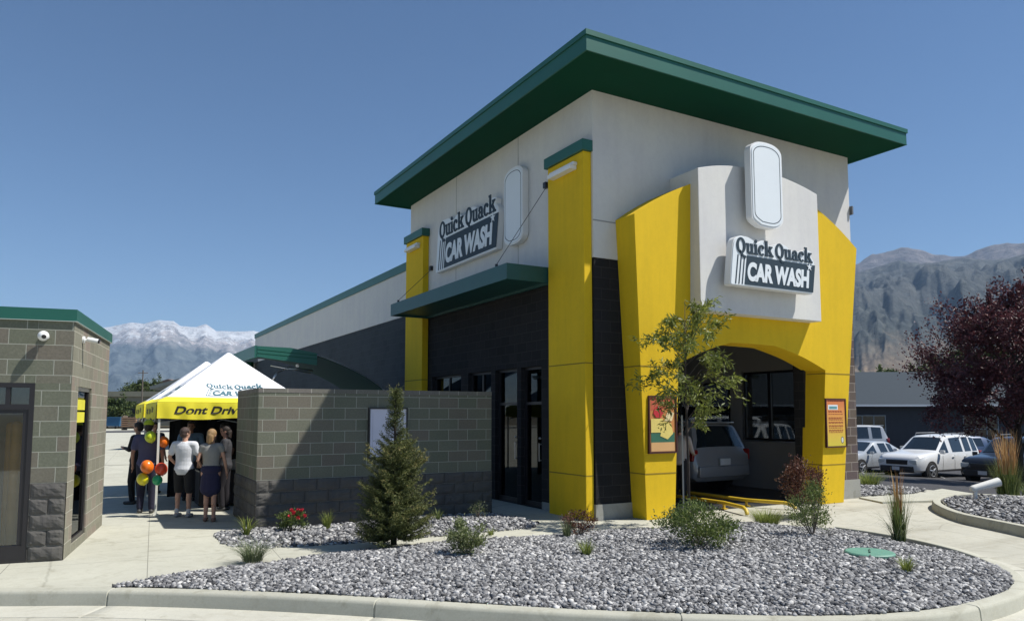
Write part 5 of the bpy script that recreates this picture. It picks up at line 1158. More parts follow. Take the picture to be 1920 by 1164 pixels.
    if kind_ == 'suv':
        for s_ in (-1, 1): q = MB(); q.tube([(.0 * sc, s_ * .60 * ww, 1.66 * hs), (.0 * sc - .05, s_ * .60 * ww, 1.77 * hs), (-1.7 * sc, s_ * .60 * ww, 1.78 * hs), (-1.75 * sc, s_ * .60 * ww, 1.68 * hs)], .016, 8); q.build('roof_rail', M('rail_grey', (.3, .3, .3), .4, metal=.5), root)
    if kind_ == 'van': bx((-2.14, -.60, 1.685), (-1.96, .60, 1.725), 'spoiler', paint, .012); q = MB(); q.tube([(-2.235, .05, 1.12 * hs), (-2.21, .42, 1.14 * hs)], .012, 6); q.build('wiper', BLACK, root)
    wr = .345 * (hs * .5 + .5) if kind_ != 'sedan' else .315
    for ax in (1.42, -1.38):
        for s_ in (-1, 1):
            yo = s_ * (w + .012); q = MB(); q.tube([(ax * sc, s_ * (w - .22), wr), (ax * sc, s_ * (w - .03), wr), (ax * sc, yo - s_ * .004, wr * 1.0)], [wr * 1.16, wr * 1.16, wr * 1.13], 28); q.build('wheel_arch', RUB, root, smooth=True, sharp=40)
            q = MB(); q.tube([(ax * sc, s_ * (w - .20), wr), (ax * sc, s_ * (w - .02), wr), (ax * sc, yo + s_ * .012, wr)], [wr, wr, wr * .93], 28); ty = q.build('wheel', RUB, root, smooth=True, sharp=40)
            q = MB(); q.tube([(ax * sc, yo, wr), (ax * sc, yo + s_ * .016, wr)], [wr * .66, wr * .62], 24); 
            q.build('rim', M('rim_dark', (.05, .05, .05), .5), ty, smooth=True, sharp=30)
            q = MB()
            for k in range(5):
                a_ = 2 * PI * k / 5 + ax; q.tube([(ax * sc, yo + s_ * .020, wr), (ax * sc + wr * .62 * math.cos(a_), yo + s_ * .018, wr + wr * .62 * math.sin(a_))], [.035, .024], 6)
            rgp = [(ax * sc + wr * .63 * math.cos(2 * PI * k / 24), yo + s_ * .014, wr + wr * .63 * math.sin(2 * PI * k / 24)) for k in range(25)]; q.tube(rgp, .014, 6, caps=False)
            q.build('spokes', M('alloy', (.55, .56, .57), .3, metal=.6), ty)
    return root
car('minivan', 13.55, 15.75, R(90), 'silver minivan entering the wash tunnel, seen from behind', 'minivan', (.30, .305, .32), 'van', 4.9, 1.95, 1.72, z=.006)
PG = 'vehicles in the parking lot'
car('sedan', 44.0, 25.5, R(150), 'dark sedan in the back row left of the plum tree', 'car', (.03, .03, .035), 'sedan', 4.6, 1.8, 1.45, group=PG)
car('suv', 47.5, 21.0, R(150), 'silver vehicle in the back row behind the plum tree', 'suv', (.40, .41, .42), 'suv', 4.7, 1.88, 1.75, group=PG)
car('suv', 31.6, 19.0, R(-180), 'white four-door sport utility vehicle parked in the lot, facing us', 'suv', (.76, .77, .77), 'suv', 4.75, 1.88, 1.80, group=PG)
car('sedan', 31.2, 21.9, R(-180), 'silver sedan in the lot, partly hidden by the brown block corner', 'car', (.42, .45, .48), 'sedan', 4.5, 1.78, 1.42, group=PG)
car('suv', 32.0, 15.9, R(-178), 'black sport utility vehicle parked right of the white one beside the plum tree trunk', 'suv', (.018, .018, .020), 'suv', 4.6, 1.88, 1.78, dark_trim=True, group=PG)
car('van', 40.2, 29.6, R(150), 'pale grey van in the row behind the silver sedan', 'van', (.42, .44, .46), 'van', 5.0, 1.9, 2.0, group=PG)
car('van', 24.1, 24.6, R(150), 'white panel van seen through the far tunnel window', 'van', (.78, .78, .78), 'van', 5.0, 1.95, 2.15, group=PG)
car('suv', 21.5, 19.9, R(-170), 'white vehicle seen through the near tunnel window', 'suv', (.7, .7, .7), 'suv', 4.6, 1.85, 1.75, group=PG)
car('sedan', 25.6, 20.4, R(-155), 'dark blue car seen at the right side of the near tunnel window', 'car', (.03, .08, .17), 'sedan', 4.6, 1.8, 1.5, group=PG)
car('sedan', 41.5, 22.5, R(-20), 'blue car behind the black sport utility vehicle', 'car', (.06, .09, .16), 'sedan', 4.6, 1.8, 1.5, group=PG)
car('suv', 37.0, 13.4, R(-178), 'dark grey vehicle at the right edge of the picture', 'suv', (.09, .09, .10), 'suv', 4.7, 1.88, 1.8, group=PG)

# ------------------------------------------------------------------ vegetation
GRASS = shade_mat('grass_blade', [(0.0, (.055, .085, .022)), (.5, (.12, .165, .045)), (.85, (.22, .26, .085)), (1.0, (.36, .33, .16))], .65, .3, .3)
GRASSB = shade_mat('blue_grass_blade', [(0.0, (.06, .085, .04)), (.5, (.12, .155, .075)), (1.0, (.26, .29, .16))], .65, .3, .3)
LIME = shade_mat('lime_blade', [(0.0, (.09, .13, .025)), (.5, (.20, .25, .055)), (1.0, (.34, .36, .10))], .65, .3, .3)
LEAFG = shade_mat('green_leaf', [(0.0, (.045, .075, .018)), (.5, (.10, .145, .035)), (.9, (.20, .25, .075)), (1.0, (.30, .32, .12))], .5, .45, .35)
LEAFY = shade_mat('young_leaf', [(0.0, (.06, .085, .016)), (.5, (.15, .185, .034)), (1.0, (.33, .36, .08))], .45, .5, .4)
PALE = shade_mat('pale_shrub_leaf', [(0.0, (.08, .11, .035)), (.5, (.19, .23, .08)), (1.0, (.34, .36, .22))], .6, .4, .3)
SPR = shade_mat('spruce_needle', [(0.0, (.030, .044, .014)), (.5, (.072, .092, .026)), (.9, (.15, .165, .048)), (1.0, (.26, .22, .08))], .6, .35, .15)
PLUM = shade_mat('plum_leaf', [(0.0, (.040, .012, .018)), (.5, (.095, .028, .036)), (.9, (.17, .060, .065)), (1.0, (.27, .13, .11))], .5, .5, .25)
MARO = shade_mat('maroon_leaf', [(0.0, (.045, .014, .010)), (.5, (.11, .040, .026)), (.9, (.20, .09, .055)), (1.0, (.32, .20, .13))], .5, .5, .25)
TREEG = shade_mat('far_tree_leaf', [(0.0, (.03, .05, .016)), (.5, (.07, .10, .03)), (1.0, (.13, .17, .05))], .6, .3, .2)
STRAW = shade_mat('straw_plume', [(0.0, (.28, .15, .06)), (.6, (.50, .30, .13)), (1.0, (.66, .48, .26))], .8, .2, .3)
def hbed(x, y): return float(bed_h(np.array([[x, y]]), BED, .10)[0]) + bedz(x, y)
def grass(name, x, y, z, n, hgt, spread, width, mat, label, group=None, seed=0, droop=.6, cat='grass', lean=0.0, base=.05, segs=5):
    rg = np.random.default_rng(seed + 100); a = rg.random(n) * 2 * PI; rr = base * np.sqrt(rg.random(n)); L = hgt * (.55 + .5 * rg.random(n)); out = spread * (rg.random(n) ** .7); dr_ = droop * (.4 + rg.random(n))
    wd = width * (.7 + .6 * rg.random(n)); aa = a + rg.normal(size=n) * .5; d = np.stack([np.cos(aa), np.sin(aa)], 1); b = np.stack([np.cos(a), np.sin(a)], 1) * rr[:, None]; s_ = np.stack([-np.sin(aa), np.cos(aa)], 1)
    V_ = []
    for k in range(segs + 1):
        t = k / segs; hx = out * (t ** 1.6) + lean * t; hz = L * (t - dr_ * .5 * t ** 3); w = wd * (1 - t ** 1.5) + .0006
        c_ = b + d * hx[:, None]; V_.append(np.stack([np.concatenate([c_ + s_ * w[:, None] / 2, hz[:, None]], 1), np.concatenate([c_ - s_ * w[:, None] / 2, hz[:, None]], 1)], 1))
    v = np.stack(V_, 1); v = v.reshape(n, -1, 3); F = []
    for k in range(segs): F.append([2 * k, 2 * k + 1, 2 * k + 3, 2 * k + 2])
    F = (np.array(F)[None] + (np.arange(n) * 2 * (segs + 1))[:, None, None]).reshape(-1, 4); me = fast_mesh(name, v.reshape(-1, 3), F, np.repeat(rg.random(n), segs))
    o = link(name, me, mat); o.location = (x, y, z); return tag(o, label, cat, group)
def shrub(name, x, y, z, n, rx, rz, ll, lw, mat, label, group=None, seed=0, cat='shrub', stems=9, hollow=.35, up=.4, zc=None, sparse=0.0, bark=BARK2, clusters=26):
    rg = np.random.default_rng(seed + 500); root = empty(name, (x, y, z), label, cat, group); zc = zc if zc is not None else rz * .95
    cl = unit(rg.normal(size=(clusters, 3))) * (hollow + (1 - hollow) * rg.random((clusters, 1)) ** .5); cl[:, 2] = np.where(cl[:, 2] < -.75, -cl[:, 2], cl[:, 2])
    ctr = cl * [rx, rx, rz] + [0, 0, zc]; idx = rg.integers(0, clusters, n); P = ctr[idx] + rg.normal(size=(n, 3)) * np.array([rx, rx, rz]) * (.17 + sparse * .1); P[:, 2] = np.maximum(P[:, 2], .02)
    D = unit(P - [0, 0, zc * .4]) + rg.normal(size=(n, 3)) * .6 + [0, 0, up]; o = link('foliage', leaf_mesh('foliage', P, D, ll * (.6 + .8 * rg.random(n)), lw * (.7 + .6 * rg.random(n)), rg.random(n)), mat, root)
    mb = MB()
    for k in range(min(stems, clusters)):
        e_ = ctr[k]; m_ = e_ * .5; m_[2] *= .8; mb.tube([(0.02 * math.cos(k * 2.4), .02 * math.sin(k * 2.4), -.03), tuple(m_), tuple(e_ * .98)], [.009, .006, .003], 5)
    mb.build('stems', bark, root); return root
g1 = 'grass tufts in the gravel beds'
grass('grass_tuft', 1.93, 10.12, .03, 340, .34, .40, .006, GRASSB, 'wide blue green grass tuft at the left tip of the front gravel bed', g1, 1, .5, base=.12)
grass('grass_tuft', 2.24, 12.30, .02, 70, .44, .30, .014, LIME, 'broad bladed lime tuft at the left end of the block wall', g1, 2, .7, base=.05)
grass('grass_tuft', 3.50, 12.25, .03, 110, .36, .16, .008, LIME, 'upright lime tuft right of the red roses', g1, 3, .4, base=.05)
grass('grass_tuft', 5.50, 12.25, .03, 60, .30, .18, .009, GRASS, 'small dark tuft by the block wall, right of the spruce', g1, 4, .5)
grass('grass_tuft', 5.63, 7.93, hbed(5.63, 7.93), 160, .25, .16, .006, LIME, 'small pale tuft in the middle of the front gravel', g1, 6, .4, lean=.03)
grass('grass_tuft', 8.72, 9.62, hbed(8.7, 9.6), 150, .42, .22, .007, GRASSB, 'grey green tuft at the foot of the young tree', g1, 7, .4, base=.09)
grass('grass_tuft', 10.34, 9.15, hbed(10.3, 9.1), 520, .36, .42, .006, LIME, 'wide fluffy lime tuft in front of the tunnel mouth', g1, 8, .5, base=.20)
grass('grass_tuft', 8.32, 5.34, hbed(8.3, 5.3), 110, .24, .17, .008, LIME, 'small bright tuft beside the green lid', g1, 9, .6)
grass('tall_grass', 10.55, 6.85, hbed(10.5, 6.8), 170, .92, .22, .010, GRASS, 'tall upright ornamental grass with straw plumes near the right end of the bed', 'tall ornamental grasses', 10, .25, base=.08)
grass('arching_grass', 10.5, 6.87, hbed(10.5, 6.8), 60, .75, .60, .009, GRASSB, 'arching outer blades around the tall ornamental grass', None, 11, 1.0, base=.06)
grass('straw_plume', 10.56, 6.88, hbed(10.5, 6.8) + .35, 26, .85, .10, .020, STRAW, 'straw coloured plumes rising from the tall ornamental grass', None, 12, .05, base=.05)
grass('tall_grass', 18.45, 9.30, .0, 420, 1.0, .34, .012, GRASS, 'feather grass clump by the white floodlight on the far island', 'tall ornamental grasses', 13, .2, base=.22)
grass('straw_plume', 18.40, 9.25, .55, 120, 1.05, .22, .022, STRAW, 'tall orange brown plumes above the far feather grass', None, 14, .05, base=.18)
grass('grass_tuft', 19.0, 9.0, .0, 260, .5, .4, .010, GRASS, 'green tuft right of the far feather grass', g1, 15, .5, base=.25)
grass('grass_tuft', 18.3, 12.75, -.02, 420, .5, .55, .010, LIME, 'wide lime tuft beside the brown block corner', g1, 16, .5, base=.30)
grass('grass_tuft', 17.3, 12.9, -.0, 300, .45, .45, .010, GRASS, 'darker green tuft nearest the brown block corner', g1, 17, .5, base=.25)
shrub('pale_shrub', 4.34, 8.78, hbed(4.3, 8.8), 2600, .22, .20, .034, .018, PALE, 'rounded pale green shrub in the front gravel, left of centre', 'small shrubs in the gravel', 1, zc=.23)
shrub('pale_shrub', 7.35, 7.70, hbed(7.3, 7.7), 5600, .50, .27, .038, .019, LEAFG, 'widest leafy shrub in the middle of the bed under the young tree', 'small shrubs in the gravel', 2, zc=.31, clusters=54)
shrub('purple_shrub', 6.62, 9.50, hbed(6.6, 9.5), 1500, .24, .15, .030, .016, MARO, 'reddish purple edged shrub in front of the near yellow pillar', 'small shrubs in the gravel', 3, zc=.20)
grass('grass_tuft', 6.32, 9.40, hbed(6.3, 9.4), 120, .34, .16, .007, GRASSB, 'dark upright tuft left of the purple edged shrub', g1, 18, .4)
shrub('leafy_shrub', 9.50, 7.55, hbed(9.5, 7.5), 2200, .30, .33, .034, .014, LEAFG, 'tall leafy shrub on a narrow stem right of the lime tuft', 'small shrubs in the gravel', 4, zc=.42, stems=14)
shrub('maroon_shrub', 11.75, 9.55, hbed(10.9, 8.7) + .08, 4200, .36, .42, .040, .026, MARO, 'dark maroon barberry bush in front of the right portal leg', 'larger shrubs', 5, zc=.60, clusters=60)
shrub('leafy_shrub', 10.95, 8.75, hbed(10.9, 8.7), 1800, .34, .18, .036, .016, LEAFG, 'low green shrub under the maroon barberry', 'small shrubs in the gravel', 6, zc=.20)
shrub('rose_bush', 2.93, 12.28, .03, 1500, .23, .14, .034, .020, LEAFG, 'low rose bush with red flowers at the foot of the block wall', 'small shrubs in the gravel', 7, zc=.16)
shrub('pale_shrub', 6.25, 12.15, .03, 420, .16, .12, .022, .012, PALE, 'sparse greyish shrub at the right end of the block wall', 'small shrubs in the gravel', 8, zc=.15, sparse=.8)
grass('grass_tuft', 5.61, 10.50, hbed(5.6, 10.25), 40, .14, .10, .010, LIME, 'tiny yellow green tuft on the walk edge', g1, 19, .4)
# roses
rr_ = np.random.default_rng(4)
for k in range(9):
    a_ = rr_.random() * 2 * PI; d_ = .05 + .17 * rr_.random(); n_ = 26; P = np.array([2.93 + d_ * math.cos(a_), 12.2 + d_ * .6 * math.sin(a_), .27 + .12 * rr_.random()]) + rr_.normal(size=(n_, 3)) * .009
    o = link('rose_flower', leaf_mesh('rose_flower', P, rr_.normal(size=(n_, 3)) + [0, -.4, .5], .030, .028, rr_.random(n_)), shade_mat('rose_petal', [(0, (.42, .01, .03)), (1, (.75, .06, .09))], .6, .3, .2) if k == 0 else MATS['rose_petal'])
    adopt(o, bpy.data.objects['rose_bush'])
# spruce
def spruce(x, y, z, H_, R_, label):
    root = empty('spruce', (x, y, z), label, 'tree'); rg = np.random.default_rng(77); mb = MB(); mb.tube([(0, 0, -.05), (.01, 0, H_ * .5), (-.01, 0.01, H_ * .98)], [.045, .026, .006], 9); mb.build('trunk', BARK, root)
    P, D, mbb = [], [], MB()
    h = .06
    while h < H_ - .04:
        t = h / H_; prof = (1 - t) ** .62 * (1 if t < .52 else .50 + .50 * max(0, (.64 - t) / .12)); r0 = R_ * prof * (1 if t < .64 else max(.25, 1 - (t - .64) * 2.0)) + .012 + .05 * (1 - t); nb = int(11 * (1 - t) + 6) if t < .6 else 5
        for k in range(nb):
            a_ = rg.random() * 2 * PI; r = r0 * (.62 + .5 * rg.random()); rise = .18 + .75 * t + rg.normal() * .1; n = max(5, int(r / .028)); d = np.array([math.cos(a_), math.sin(a_)])
            pts = [np.array([d[0] * r * u, d[1] * r * u, h + r * (rise * u - .28 * (1 - t) * u * (1 - u) * 2)]) for u in np.linspace(0, 1, n)]
            mbb.tube([pts[0], pts[n // 2], pts[-1]], [.006, .004, .002], 4)
            for j, p in enumerate(pts):
                u = j / (n - 1)
                if u < .12: continue
                dirb = (pts[-1] - pts[0]) / max(np.linalg.norm(pts[-1] - pts[0]), 1e-6); side_ = np.array([-d[1], d[0], 0])
                tl_ = .10 * (1.15 - u) + .03
                for s_ in (-1, 1):   # twigs
                    td = dirb * .75 + side_ * s_ * (.75 + .2 * rg.random()) + [0, 0, rg.normal() * .25]; m_ = int(4 + 5 * tl_ / .1)
                    for q in range(m_): P.append(p + td * tl_ * q / m_); D.append(td * .75 + rg.normal(size=3) * .75)
                for q in range(3): P.append(p + rg.normal(size=3) * .004); D.append(dirb * .7 + rg.normal(size=3) * .8)
        h += .052
    P, D = np.array(P), np.array(D); mbb.build('branches', BARK, root)
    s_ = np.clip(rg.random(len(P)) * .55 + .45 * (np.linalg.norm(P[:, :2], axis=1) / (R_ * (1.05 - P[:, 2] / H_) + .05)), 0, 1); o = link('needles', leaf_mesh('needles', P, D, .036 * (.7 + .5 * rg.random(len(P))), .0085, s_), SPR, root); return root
spruce(3.90, 10.25, .10, 2.20, .55, 'small dark green spruce with a thin leader in front of the block wall')
# broad-leaved trees
def tree(name, x, y, z, H_, crown, nl, ll, lw, mat, label, seed, bark=BARK, trunk_r=.05, fork=.35, nb=22, cat='tree', group=None, droop=0.0, clump=.22, up=1.0, sub=4, trunkcurve=.03, taper=0):
    """crown: (cx, cy, z0, z1, rx) ; limbs grow from the trunk, twigs from the limbs, leaves in sprays along the twigs"""
    rg = np.random.default_rng(seed); root = empty(name, (x, y, z), label, cat, group); cx_, cy_, z0, z1, rx = crown; tp = [np.array([0, 0, -.1]), np.array([trunkcurve * .4, 0, H_ * .3]), np.array([-trunkcurve * .3, .02, H_ * .6]), np.array([cx_ * .6, cy_ * .6, H_ * .95])]
    mb = MB(); mb.tube([tuple(p) for p in tp], [trunk_r, trunk_r * .8, trunk_r * .5, trunk_r * .12], 10); mb.build('trunk', bark, root, smooth=True)
    def tpos(h):
        zs_ = [p[2] for p in tp]; return np.array([np.interp(h, zs_, [p[k] for p in tp]) for k in range(3)])
    mb = MB(); P, D, S = [], [], []
    for k in range(nb):
        h = (fork + (1 - fork) * .92 * (k / nb) ** .9) * H_; a_ = k * 2.4 + rg.normal() * .3; u = np.clip((h - z0) / (z1 - z0), 0, 1); rad = rx * (math.sin(PI * (.22 + .70 * u)) ** .8 if not taper else (1.08 - .62 * u)) * (.68 + .5 * rg.random()); rise = (.35 + .75 * rg.random()) * up
        p0 = tpos(h * .92); d = np.array([math.cos(a_), math.sin(a_), 0]); p2 = p0 + d * rad + [cx_ * u, cy_ * u, rad * rise * .8]; p2[2] = min(p2[2], z1); p1 = (p0 + p2) / 2 + [0, 0, rad * (.10 + droop)]
        r0 = trunk_r * .42 * (1 - u * .6); mb.tube([tuple(p0), tuple(p1), tuple(p2)], [r0, r0 * .6, r0 * .15], 6)
        for j in range(sub):
            t = .35 + .65 * rg.random(); q0 = (1 - t) ** 2 * p0 + 2 * t * (1 - t) * p1 + t * t * p2; dd = unit(rg.normal(size=3) + d * .9 + [0, 0, .35 * up]); ln = rad * (.28 + .35 * rg.random()); q1 = q0 + dd * ln; q1[2] -= droop * ln; mb.tube([tuple(q0), tuple((q0 + q1) / 2 + [0, 0, ln * .06]), tuple(q1)], [r0 * .3, r0 * .2, r0 * .08], 4)
            m_ = max(4, int(nl / (nb * sub) * ((1.35 - .95 * u) if taper else 1))); tt = rg.random(m_) ** .8; B = q0 + (q1 - q0) * tt[:, None] + rg.normal(size=(m_, 3)) * clump * ln * .8; P.append(B); D.append(unit(rg.normal(size=(m_, 3)) * .8 + dd * .8 + [0, 0, -droop * 2])); S.append(np.clip(rg.random() * .35 + rg.random(m_) * .65, 0, 1))
    mb.build('branches', bark, root); P, D, S = np.concatenate(P), np.concatenate(D), np.concatenate(S); n = len(P)
    link('crown', leaf_mesh('crown', P, D, ll * (.6 + .7 * rg.random(n)), lw * (.7 + .5 * rg.random(n)), S), mat, root); return root
tree('young_tree', 8.86, 9.50, .06, 4.0, (0, 0, 1.6, 4.1, .74), 4200, .105, .027, LEAFY, 'slender young tree with narrow leaves and dark stem in front of the portal', 21, trunk_r=.028, fork=.42, nb=24, droop=.20, clump=.15, up=.8, sub=5, trunkcurve=.015)
mb = MB(); mb.tube([(8.80, 9.56, 0), (8.80, 9.56, 1.9)], .014, 8); tag(mb.build('tree_stake', M('pale_stake', (.40, .38, .32), .7)), 'thin pale stake beside the stem of the young tree', 'stake')
tree('plum_tree', 27.2, 13.3, gz(27, 13.4), 6.7, (.2, -.1, 1.1, 6.4, 2.75), 60000, .105, .066, PLUM, 'large purple leaved plum tree over the parked vehicles at the right', 31, trunk_r=.13, fork=.16, nb=48, clump=.15, sub=9, up=1.15, cat='tree', taper=1)
gt = 'green trees in the distance'
tree('green_tree', 46, 44, -1, 7.5, (0, 0, 1.5, 7.5, 3.6), 9000, .30, .2, TREEG, 'broad green tree behind the low building, seen through the tunnel window', 41, trunk_r=.2, fork=.3, nb=22, clump=.2, sub=5, group=gt)
tree('green_tree', 62, 33, -1, 8, (0, 0, 1.5, 7.8, 3.8), 9000, .30, .2, TREEG, 'dark green tree behind the plum tree at the right edge', 42, trunk_r=.2, fork=.3, nb=22, clump=.2, sub=5, group=gt)
tree('green_tree', 9.5, 163, -.1, 8.6, (0, 0, 2.0, 8.4, 3.4), 5000, .40, .26, TREEG, 'small round green tree on the left horizon above the tan building', 43, trunk_r=.2, fork=.3, nb=18, clump=.2, sub=5, group=gt)
tree('green_tree', 3.6, 122, -.1, 4.2, (0, 0, .2, 4.0, 2.0), 4000, .35, .24, TREEG, 'olive bush left of the low tan building on the left horizon', 44, trunk_r=.1, fork=.1, nb=16, clump=.2, sub=5, group=gt)
for k, (xx, yy, hh) in enumerate(((95, 60, 9), (110, 75, 10), (84, 72, 8), (120, 52, 9), (78, 40, 8))):
    tree('green_tree', xx, yy, -1.5, hh, (0, 0, 1.5, hh, hh * .45), 3500, .5, .34, TREEG, ['middle tree of the far row behind the parking lot', 'farthest tree of the row behind the parking lot', 'left tree of the far row behind the parking lot', 'right tree of the far row behind the parking lot', 'nearest tree of the far row behind the parking lot'][k], 50 + k, trunk_r=.25, fork=.25, nb=16, clump=.2, sub=4, group=gt)

# ------------------------------------------------------------------ small fixtures
def obj_root(name, loc, label, cat, rz=0): return empty(name, loc, label, cat, None, rz)
# green utility lid
r_ = obj_root('manhole_cover', (8.82, 6.15, 0), 'round pale green plastic lid set in the gravel', 'lid'); hz = hbed(8.82, 6.15); mb = MB(); n = 28
mb.tube([(8.82, 6.15, hz - .05), (8.82, 6.15, hz + .045), (8.82, 6.15, hz + .058)], [.30, .30, .285], n); LG = M('lid_green', (.115, .27, .20), .55, var=.12, scale=6, bump=.4, bscale=40); part(mb, 'lid', LG, r_, smooth=True, sharp=30)
mb = MB(); mb.tube([(8.72, 6.08, hz + .064), (8.92, 6.22, hz + .064)], .012, 6); part(mb, 'handle', M('lid_slot', (.05, .12, .09), .6), r_)
# yellow guide rails at the tunnel mouth
YP = M('rail_yellow', (.62, .42, .03), .45, var=.12, scale=6)
for (pts, lb) in (([(11.30, 13.2, .13), (11.30, 11.1, .13), (11.05, 10.35, .13), (10.98, 10.22, .10), (10.97, 10.18, .02)], 'nearer yellow guide rail curving out of the tunnel mouth'), ([(12.05, 13.6, .13), (12.05, 11.2, .13), (12.35, 10.45, .13), (12.42, 10.30, .08), (12.43, 10.27, .02)], 'farther yellow guide rail on the tunnel floor')):
    r_ = obj_root('guide_rail', (pts[1][0], pts[1][1], 0), lb, 'rail'); mb = MB(); mb.tube(pts, .038, 10); part(mb, 'rail', YP, r_, smooth=True, sharp=60)
    for q in (pts[0], pts[1]): mb = MB(); mb.tube([(q[0], q[1], 0.004), (q[0], q[1], q[2])], .028, 8); mb.box((q[0] - .06, q[1] - .06, .004), (q[0] + .06, q[1] + .06, .016)); part(mb, 'post', YP, r_)
# white landscape floodlight
fz = gz(16.6, 8.95) + .2; r_ = obj_root('floodlight', (16.60, 8.95, fz), 'white tubular floodlight on a bent post in the far gravel island', 'floodlight'); FW = M('floodlight_white', (.66, .66, .63), .5, var=.05)
mb = MB(); mb.tube([(16.55, 9.0, fz), (16.55, 9.0, fz + .16), (16.60, 8.97, fz + .24)], .045, 12); part(mb, 'post', FW, r_, smooth=True, sharp=60)
mb = MB(); mb.tube([(16.52, 9.02, fz + .22), (17.0, 8.74, fz + .37)], [.075, .095], 16); mb.sphere((16.52, 9.02, fz + .22), .075); part(mb, 'lamp_head', FW, r_, smooth=True, sharp=50)
mb = MB(); mb.tube([(17.0, 8.74, fz + .371), (17.008, 8.735, fz + .374)], .085, 16); part(mb, 'lens', DGLASS, r_)
# vacuum arch canopy between wall and tunnel
r_ = obj_root('vacuum_canopy', (5.2, 19, 0), 'low green curved vacuum canopy with dark underside behind the block wall', 'canopy'); prof = [(3.55, 3.52), (4.3, 3.53), (4.95, 3.42), (5.6, 3.20), (6.1, 2.98), (6.55, 2.72), (6.95, 2.40)]; prof = [(p.x, p.y) for p in smooth_path(prof, 5)]
mb = MB(); poly = prof + [(a_, b_ - .05) for a_, b_ in prof[::-1]]; mb.prism(poly, (V(0, 18.6, 0), UX, UZ, UY), 0, 3.2); part(mb, 'canopy_sheet', M('canopy_sheet_green', (.010, .055, .040), .5), r_)
mb = MB(); fp = [(3.50, 3.30), (4.95, 3.14), (4.95, 3.44), (4.3, 3.55), (3.50, 3.56)]; mb.prism(fp, (V(0, 18.52, 0), UX, UZ, UY), 0, .075); mb.box((3.44, 18.53, 3.28), (3.499, 21.8, 3.57)); part(mb, 'fascia', GREEN, r_)
mb = MB(); 
for z in (3.38, 3.47): mb.prism([(3.5, z), (4.95, z - .09), (4.95, z - .078), (3.5, z + .012)], (V(0, 18.519, 0), UX, UZ, -UY), 0, .004)
part(mb, 'fascia_seam', DGREEN, r_)
mb = MB(); mb.tube([(a_, 18.57, b_ - .02) for a_, b_ in prof[8:]], .016, 6); part(mb, 'edge_tube', STEEL, r_)
for xx in (3.7, 6.8): mb = MB(); mb.tube([(xx, 20.5, 0), (xx, 20.5, 3.3 if xx < 5 else 2.45)], .09, 12); part(mb, 'post', DGREEN, r_)
mb = MB(); mb.tube([(3.95, 18.9, 2.72), (4.05, 18.9, 2.95), (4.35, 18.9, 3.08), (4.95, 18.9, 3.02)], .026, 8); mb.tube([(3.90, 18.9, 3.12), (4.9, 18.9, 2.96)], .018, 8); part(mb, 'hose_boom', STEEL, r_, smooth=True)
mb = MB(); mb.sphere((4.55, 18.85, 3.14), .05); part(mb, 'swivel', WPLAST, r_)
mb = MB(); mb.tube([(3.95, 18.9, 2.72), (3.92, 18.9, 2.3), (4.0, 18.9, 1.4), (4.15, 18.9, 1.1)], .03, 8); part(mb, 'hose', RUB, r_, smooth=True)
# ------------------------------------------------------------------ background buildings
def gz2(x, y): return gz(x, y)
EBm = M('slate_roof', (.018, .030, .042), .85, var=.08); EBW = M('charcoal_siding', (.055, .055, .060), .85, var=.1)
rt_ = R(-29.75); r_ = empty('low_shop_building', (47, 31, -.9), 'long low shop building with slate blue roof and white gutter behind the parking lot', 'building', None, rt_)
def lbox(a_, b_, nm, mt, par=None, bev=0): mb = MB(); mb.box(a_, b_); return mb.build(nm, mt, par or r_, bevel=bev)
lbox((-16, 0, 0), (26, 12, 3.30), 'wall', EBW)
mb = MB(); mb.prism([(-.5, 3.42), (7.5, 6.1), (12.6, 3.42), (12.6, 3.3), (-.5, 3.3)], (V(-16.4, 0, 0), UY, UZ, UX), 0, 42.8); mb.build('roof', EBm, r_)
lbox((-16.4, -.62, 3.33), (26.4, -.505, 3.46), 'gutter', WPLAST)
for k, xx in enumerate((-12.5, -8.6, -2.6, 5.0, 11, 17)):
    w_ = lbox((xx, -.06, .9), (xx + 2.4, .02, 2.75), 'window', DGLASS)
    for q in range(4): lbox((xx + q * .78, -.085, .9), (xx + q * .78 + .05, -.062, 2.75), 'glazing_bar', M('grey_bar', (.32, .34, .34), .6), w_)
    for q in range(3): lbox((xx, -.083, .9 + q * .90), (xx + 2.4, -.0625, .95 + q * .90), 'glazing_bar', MATS['grey_bar'], w_)
lbox((-7.4, -.3, .4), (-6.9, -.05, 2.6), 'pipe_box', M('grey_box', (.2, .2, .2), .7))
r_ = empty('sage_building', (24, 39.5, -.3), 'pale sage metal building seen through the tunnel windows', 'building', None, rt_); lbox((-9, 0, 0), (9, 10, 3.4), 'wall', M('sage_siding', (.20, .27, .25), .8)); mb = MB(); mb.prism([(-.4, 3.4), (5, 5.2), (10.4, 3.4)], (V(-9.3, 0, 0), UY, UZ, UX), 0, 18.6); mb.build('roof', EBm, r_)
r_ = empty('tan_building', (8.1, 146, -.1), 'low tan flat building on the left horizon', 'building', None, rt_); lbox((-4.5, 0, 0), (11, 8, 2.55), 'wall', M('tan_render', (.25, .235, .175), .9)); lbox((-4.6, -.2, 2.551), (11.1, 8.1, 3.0), 'roof_band', M('tan_band', (.31, .29, .21), .9)); lbox((-2.8, -.04, .4), (9, -.002, 1.9), 'shopfront', DARKER); r_.scale = (2, 2, 2)
r_ = empty('dark_roofed_shelter', (4.0, 44, 0), 'large dark grey sloping shelter roof rising behind the tents', 'building', None, R(-20)); mb = MB(); mb.prism([(-1.2, 3.25), (9, 6.1), (9, 6.4), (-1.2, 3.42)], (V(0, 0, 0), UX, UZ, UY), 0, 9); mb.build('roof', M('shelter_grey', (.10, .12, .125), .6), r_)
